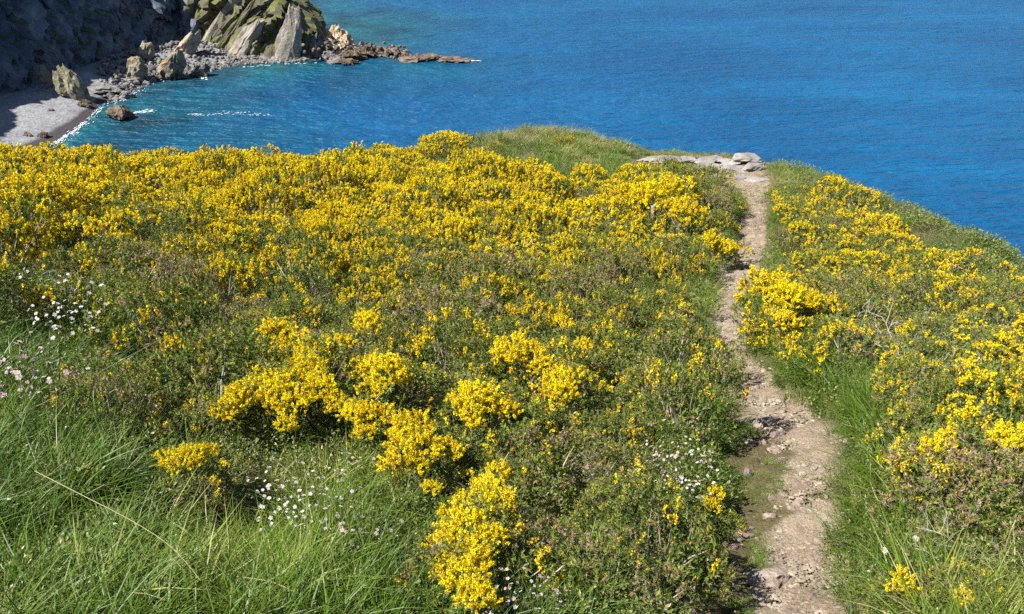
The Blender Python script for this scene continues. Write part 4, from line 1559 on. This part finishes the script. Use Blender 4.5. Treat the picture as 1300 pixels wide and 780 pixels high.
for i, a in enumerate([
        (842, 206, 44, 10, 'flat pale rock ledge at the far left end of the brow outcrop', .6, 0),
        (872, 205, 20, 8, 'small pale rock beside the far left ledge of the brow outcrop', .7, 0),
        (896, 207, 34, 10, 'flat pale slab in the middle of the brow outcrop', .7, .1),
        (920, 208, 28, 10, 'low grey slab leaning against the tallest brow rock', .7, .3),
        (944, 206, 30, 13, 'tallest pale blocky rock of the brow outcrop against the sea', .7, .35),
        (905, 217, 40, 10, 'broad grey step of bedrock just above the path end', .7, .1),
        (935, 216, 26, 8, 'grey bedrock step below the tallest brow rock', .7, .2),
        (958, 218, 24, 12, 'sharp-edged pale slab at the right end of the outcrop', .7, .4),
        (938, 229, 20, 6, 'small flat stone in the bare earth at the path end', .7, .2),
        (962, 231, 22, 6, 'thin dark-edged stone in the bare earth at the path end', .7, .2),
        (1290, 388, 16, 10, 'grey boulder on the grassy skyline at the right edge', .7, 0)]):
    land_rock(a[0], a[1], a[2] * 1.25, a[3] * (.8 if i in (4, 7) else .55), 'brow_rock', a[4], 750 + i, name='brow_rock', depth=a[5], flat_tilt=a[6], rough=.45, sink=-.02)


# ------------------------------------------------------------------ small plants and dead wood
def top_at(px, py, h):
    """a spot whose foot stands on the ground and whose top, h up, shows at the picture point"""
    c = ground(px, py, h)
    z = z_land(c[None])[0]
    return np.array([c[0], c[1], z])


def make_campion(seed, n, radius, height, mat, psize=.012):
    rng = np.random.default_rng(seed)
    T, S = Tris(), Tris()
    a = rng.uniform(0, 6.283, n)
    rr = radius * np.sqrt(rng.random(n))
    foot = np.stack([np.cos(a) * rr * .6, np.sin(a) * rr * .6, np.zeros(n)], 1)
    head = np.stack([np.cos(a) * rr, np.sin(a) * rr, height * rng.uniform(.65, 1.1, n)], 1)
    for i in range(n):
        tube(S, [foot[i], (foot[i] + head[i]) / 2 + rng.normal(0, .01, 3), head[i]], .0022, .0015, rng.uniform(.3, .7), 3)
        d = norm(np.array([math.cos(a[i]) * .6, math.sin(a[i]) * .6 - .5, .9]) + rng.normal(0, .35, 3))
        x = norm(np.cross(d, rng.normal(size=3)))
        y = np.cross(d, x)
        tn = np.clip(rng.normal(.6, .25), 0, 1)
        # calyx bladder then five petals
        tube(S, [head[i] - d * .012, head[i] - d * .006, head[i]], .004, .004, .9, 4)
        s = psize * rng.uniform(.7, 1.2)
        for k in range(5):
            th = k * 1.2566
            u = x * math.cos(th) + y * math.sin(th)
            w = -x * math.sin(th) + y * math.cos(th)
            T.add(np.array([head[i], head[i] + u * s * .7 + w * s * .5 + d * s * .15, head[i] + u * s * 1.15 - d * s * .05, head[i] + u * s * .7 - w * s * .5 + d * s * .15]),
                  np.array([[0, 1, 2, 3]]), tn)
    L = make_herb(seed + 1, n * 6, radius * 1.1, height * .8, .026, M['herb'], .5, .35)
    return {'petals': T.mesh('petals', mat), 'stem': S.mesh('stem', M['herb']), 'leaves': L}


CAMP = [make_campion(800, 46, .28, .30, M['white_petal'], .012), make_campion(801, 36, .24, .30, M['white_petal'], .012), make_campion(802, 60, .28, .30, M['pink_petal'], .012)]


def plant(name, parts, px, py, h, sc, label, cat, group=None):
    p = top_at(px, py, h * sc)
    root = bpy.data.objects.new(name, None)
    COL.objects.link(root)
    root.location = tuple(float(q) for q in p)
    root.rotation_euler = (0, 0, R.uniform(0, 6.28))
    root.scale = (sc, sc, sc)
    for k_, me in parts.items():
        tag(obj(k_, me, root), kind='stuff' if k_ != 'flower_centre' else None)
    return tag(root, label, cat, group)


for px, py, v, sc, lab in [
        (70, 372, 0, 1.3, 'white campion clump at the foot of the brown dead bush, upper patch'),
        (98, 388, 1, 1.3, 'white campion clump at the foot of the brown dead bush, right patch'),
        (50, 352, 1, 1.1, 'white campion clump above the main white patch at far left'),
        (862, 572, 2, .8, 'pinkish white campion clump just left of the bare path verge, upper'),
        (868, 592, 0, .8, 'white campion clump just left of the bare path verge, middle'),
        (850, 610, 2, .75, 'pinkish white campion clump just left of the bare path verge, lower'),
        (355, 600, 1, .9, 'white campion clump below the crescent-flowered gorse bush'),
        (385, 630, 0, .9, 'white campion clump in the middle of the lower white patch'),
        (430, 568, 2, .8, 'pinkish campion clump tucked under the column-flowered gorse bush'),
        (410, 640, 1, .8, 'white campion clump at the right end of the lower white patch'),
        (450, 660, 2, .8, 'pinkish campion clump at the grass edge below the lower white patch'),
        (20, 455, 2, 1.3, 'pale pink campion clump at the left edge in the grass'),
        (48, 470, 2, 1.0, 'pale pink campion clump right of the one at the left edge'),
        (200, 505, 2, .8, 'small pinkish campion clump above the long dry stalk'),
        (140, 470, 2, .7, 'small pinkish campion clump beside the upper dry stalk'),
        (650, 755, 2, .7, 'pinkish campion clump right of the nearest yellow trail'),
        (680, 775, 1, .6, 'white campion clump at the bottom edge right of yellow trail'),
        (1220, 330, 1, 1.0, 'white campion clump on the right slope near the skyline'),
        (1165, 345, 2, .9, 'pinkish campion clump among the gorse of the right slope')]:
    plant('campion', CAMP[v], px, py, .30, sc * 1.3, lab, 'flower', 'campion clumps on the hillside')


def make_daisy(seed):
    rng = np.random.default_rng(seed)
    T, S, C = Tris(), Tris(), Tris()
    hd = np.array([.03, -.04, .42])
    tube(S, [(0, 0, 0), (.01, -.01, .2), hd], .003, .002, .4, 4)
    d = norm(np.array([.1, -.55, .8]))
    x = norm(np.cross(d, [0, 0, 1.0]))
    y = np.cross(d, x)
    for k_ in range(14):
        th = k_ * 6.283 / 14
        u = x * math.cos(th) + y * math.sin(th)
        w = -x * math.sin(th) + y * math.cos(th)
        T.add(np.array([hd + u * .008, hd + u * .026 + w * .006, hd + u * .036, hd + u * .026 - w * .006]), np.array([[0, 1, 2, 3]]), rng.uniform(.7, 1))
    th = np.arange(10) * .6283
    ring = hd + d * .004 + .010 * (np.cos(th)[:, None] * x + np.sin(th)[:, None] * y)
    C.add(np.concatenate([[hd + d * .009], ring]), np.array([(0, 1 + i, 1 + (i + 1) % 10) for i in range(10)]), .35)
    return {'petals': T.mesh('daisy_petals', M['white_petal']), 'flower_centre': C.mesh('daisy_centre', M['gorse_yellow']), 'stem': S.mesh('daisy_stem', M['herb'])}


DAISY = make_daisy(3)
for px, py, lab in [(847, 534, 'large white daisy left of the path step, left of a pair'), (864, 528, 'large white daisy left of the path step, right of a pair'),
                    (815, 471, 'single white daisy on the green slope left of the path'), (882, 545, 'small white daisy closest to the shaded path step'),
                    (1158, 680, 'single white daisy in the herbs right of the path foot'), (1118, 695, 'white daisy nearest the right grass verge of the path foot'),
                    (387, 668, 'single white daisy in the grass below the campion')]:
    plant('daisy', DAISY, px, py, .42, .62, lab, 'flower', 'daisies on the hillside')


def make_spike(seed, h=.42):
    rng = np.random.default_rng(seed)
    T, S = Tris(), Tris()
    lean = rng.normal(0, .06, 2)
    pts = np.stack([np.array([lean[0] * u * u, lean[1] * u * u, h * u]) for u in np.linspace(0, 1, 7)])
    tube(S, pts, .006, .003, .3, 4)
    n = 90
    u = rng.uniform(.3, 1, n)
    c = np.stack([np.interp(u, np.linspace(0, 1, 7), pts[:, k_]) for k_ in range(3)], 1)
    a = rng.uniform(0, 6.283, n)
    d = np.stack([np.cos(a), np.sin(a), rng.uniform(-.6, .2, n)], 1)
    add_flowers(T, c + d * .004, norm(d), .015, rng, rng.uniform(.2, 1, n))
    return {'flower_bells': T.mesh('spike_bells', M['spike_green']), 'stem': S.mesh('spike_stem', M['spike_green'])}


SPIKES = [make_spike(820 + i, [.42, .36, .48][i]) for i in range(3)]
for i, (px, py, lab) in enumerate([(374, 556, 'tallest green pennywort spike below the crescent-flowered gorse bush'), (398, 575, 'green pennywort spike just right of the tallest one'),
                                   (425, 590, 'yellowish pennywort spike at the right of the campion patch'), (195, 515, 'green pennywort spike in the long grass left of the crescent bush'),
                                   (150, 530, 'short pennywort spike deep in the long grass'), (503, 610, 'pennywort spike at the grass edge beside the flower column'),
                                   (835, 645, 'pennywort spike in the dark herbs near the path verge')]):
    plant('pennywort_spike', SPIKES[i % 3], px, py, .42, .9, lab, 'plant', 'pennywort spikes')


def make_dead(seed, n=7, size=.6):
    rng = np.random.default_rng(seed)
    B, T = Tris(), Tris()

    def grow(p, d, L, r, depth, out):
        pts = [p]
        for i in range(5):
            d = norm(d + rng.normal(0, .22, 3) + np.array([0, 0, .05]))
            pts.append(pts[-1] + d * L / 5)
        tube(out, pts, r, r * .55, np.clip(rng.normal(.75, .15), 0, 1), 4)
        if depth < 3:
            for j in range(rng.integers(2, 5)):
                q = pts[rng.integers(2, 6)]
                grow(q, norm(d + rng.normal(0, .8, 3)), L * rng.uniform(.4, .7), r * .55, depth + 1, T)
    for i in range(n):
        a = rng.uniform(0, 6.283)
        grow(np.array([0, 0, -.05]), norm(np.array([math.cos(a), math.sin(a), rng.uniform(.35, 1.1)])), size * rng.uniform(.6, 1.0), .008, 0, B)
    return {'branch': B.mesh('dead_branch', M['twig']), 'twig': T.mesh('dead_twig', M['twig'])}


DEAD = [make_dead(840 + i, [6, 4, 8][i], [.6, .7, .5][i]) for i in range(3)]
for i, (px, py, sc, lab) in enumerate([
        (640, 322, 1.0, 'bare grey dead gorse branch in the thicket uphill of the central bush'), (697, 318, 1.0, 'pale crooked dead branch standing in the mid-slope gorse'),
        (520, 318, .9, 'dead branch leaning among the half-flowered mid-slope gorse'), (860, 218, 1.1, 'tangle of bare grey twigs left of the path end, lower'),
        (825, 212, 1.1, 'tangle of bare grey twigs by the brow ledge'), (905, 236, 1.0, 'bare grey twigs over the green bank at the path end'), (880, 226, 1.0, 'tangle of bare grey twigs left of the path end, upper'),
        (1160, 432, 1.0, 'tangle of dead branches on the right slope above the herbs'), (1145, 412, 1.0, 'pale dead branches uphill of the right slope tangle'),
        (1222, 480, .8, 'forked pale dead branch on the right slope'), (1060, 262, .8, 'dead twigs sticking up behind the right slope gorse'),
        (1165, 575, .6, 'dead twigs beside the yellow cluster on the right slope'), (1260, 590, .7, 'dead twigs in the brown spent bush at right'), (555, 395, .7, 'small dead branch above the tall solid flower mass'),
        (100, 345, .9, 'dark dead branch arching over the far-left campion'), (735, 590, .7, 'dead twigs in the brown-headed spent bush'), (1250, 670, .7, 'dead stems in the lower right herbs'), (350, 260, .8, 'dead twigs in the golden thicket of mid-brow'),
        (225, 285, .9, 'dead twigs in the grey gap of the golden thicket')]):
    plant('dead_branch', DEAD[i % 3], px, py, .35, sc, lab, 'branch', 'dead gorse branches')


def stalk(pxs, label, r=.005, tone=.8, mat='grass_dry'):
    P_ = np.array([ground(a, b, c) for a, b, c in pxs])
    root = P_[0].copy()
    u = np.linspace(0, 1, 14)
    s_ = np.linspace(0, 1, len(P_))
    c = np.stack([np.interp(u, s_, P_[:, k_]) for k_ in range(3)], 1)
    for _ in range(2):
        c[1:-1] = .25 * c[:-2] + .5 * c[1:-1] + .25 * c[2:]
    T = Tris()
    tube(T, c - root, r, r * .5, tone, 5)
    o = obj('dry_stalk', T.mesh('dry_stalk', M[mat]), loc=root)
    return tag(o, label, 'stalk', 'dry stalks lying in the grass')


stalk([(44, 598, .34), (110, 632, .37), (165, 659, .39), (215, 690, .38), (240, 718, .36), (255, 738, .33)], 'long pale dry stalk slanting down through the lower left grass', .0021)
stalk([(18, 530, .22), (70, 505, .34), (140, 465, .46), (210, 428, .46)], 'long straw-coloured stalk rising to the right at the left edge', .004)
stalk([(300, 732, .15), (345, 738, .22), (375, 752, .2), (395, 765, .12)], 'bent brown stem lying at the bottom left of centre', .005, .5)
stalk([(1105, 612, .2), (1115, 640, .25), (1135, 632, .22), (1140, 632, .2)], 'dry brown stem at the right verge of the path', .005, .6)
stalk([(1275, 700, .2), (1284, 672, .4), (1290, 660, .45)], 'upright dry stem in the lower right herbs', .005, .7)
stalk([(630, 600, .45), (640, 585, .5), (646, 575, .52)], 'short pale stick in the brown bush at centre', .007, .8)
stalk([(715, 592, .45), (722, 578, .5), (728, 568, .5)], 'short pale stick above the brown-headed bush', .007, .8)

# grey post stub under the big round bush
T = Tris()
V = []
for z, w in ((0, .05), (.45, .05), (.47, .044)):
    for a in range(8):
        th = a * math.pi / 4 + .2
        V.append((math.cos(th) * w, math.sin(th) * w, z + (.015 * math.cos(th) if z > .4 else 0)))
V.append((0, 0, .475))
F = [(r * 8 + a, r * 8 + (a + 1) % 8, (r + 1) * 8 + (a + 1) % 8, (r + 1) * 8 + a) for r in range(2) for a in range(8)]
T.add(np.array(V), np.array(F), .5)
T.T3.append(np.array([(16 + a, 16 + (a + 1) % 8, 24) for a in range(8)]))
p = _post.copy()
o = obj('wooden_post', T.mesh('wooden_post', M['wood']), loc=p - np.array([0, 0, .03]), sc=1.15)
tag(o, 'short weathered grey wooden post in the hollow of the big round bush', 'post')
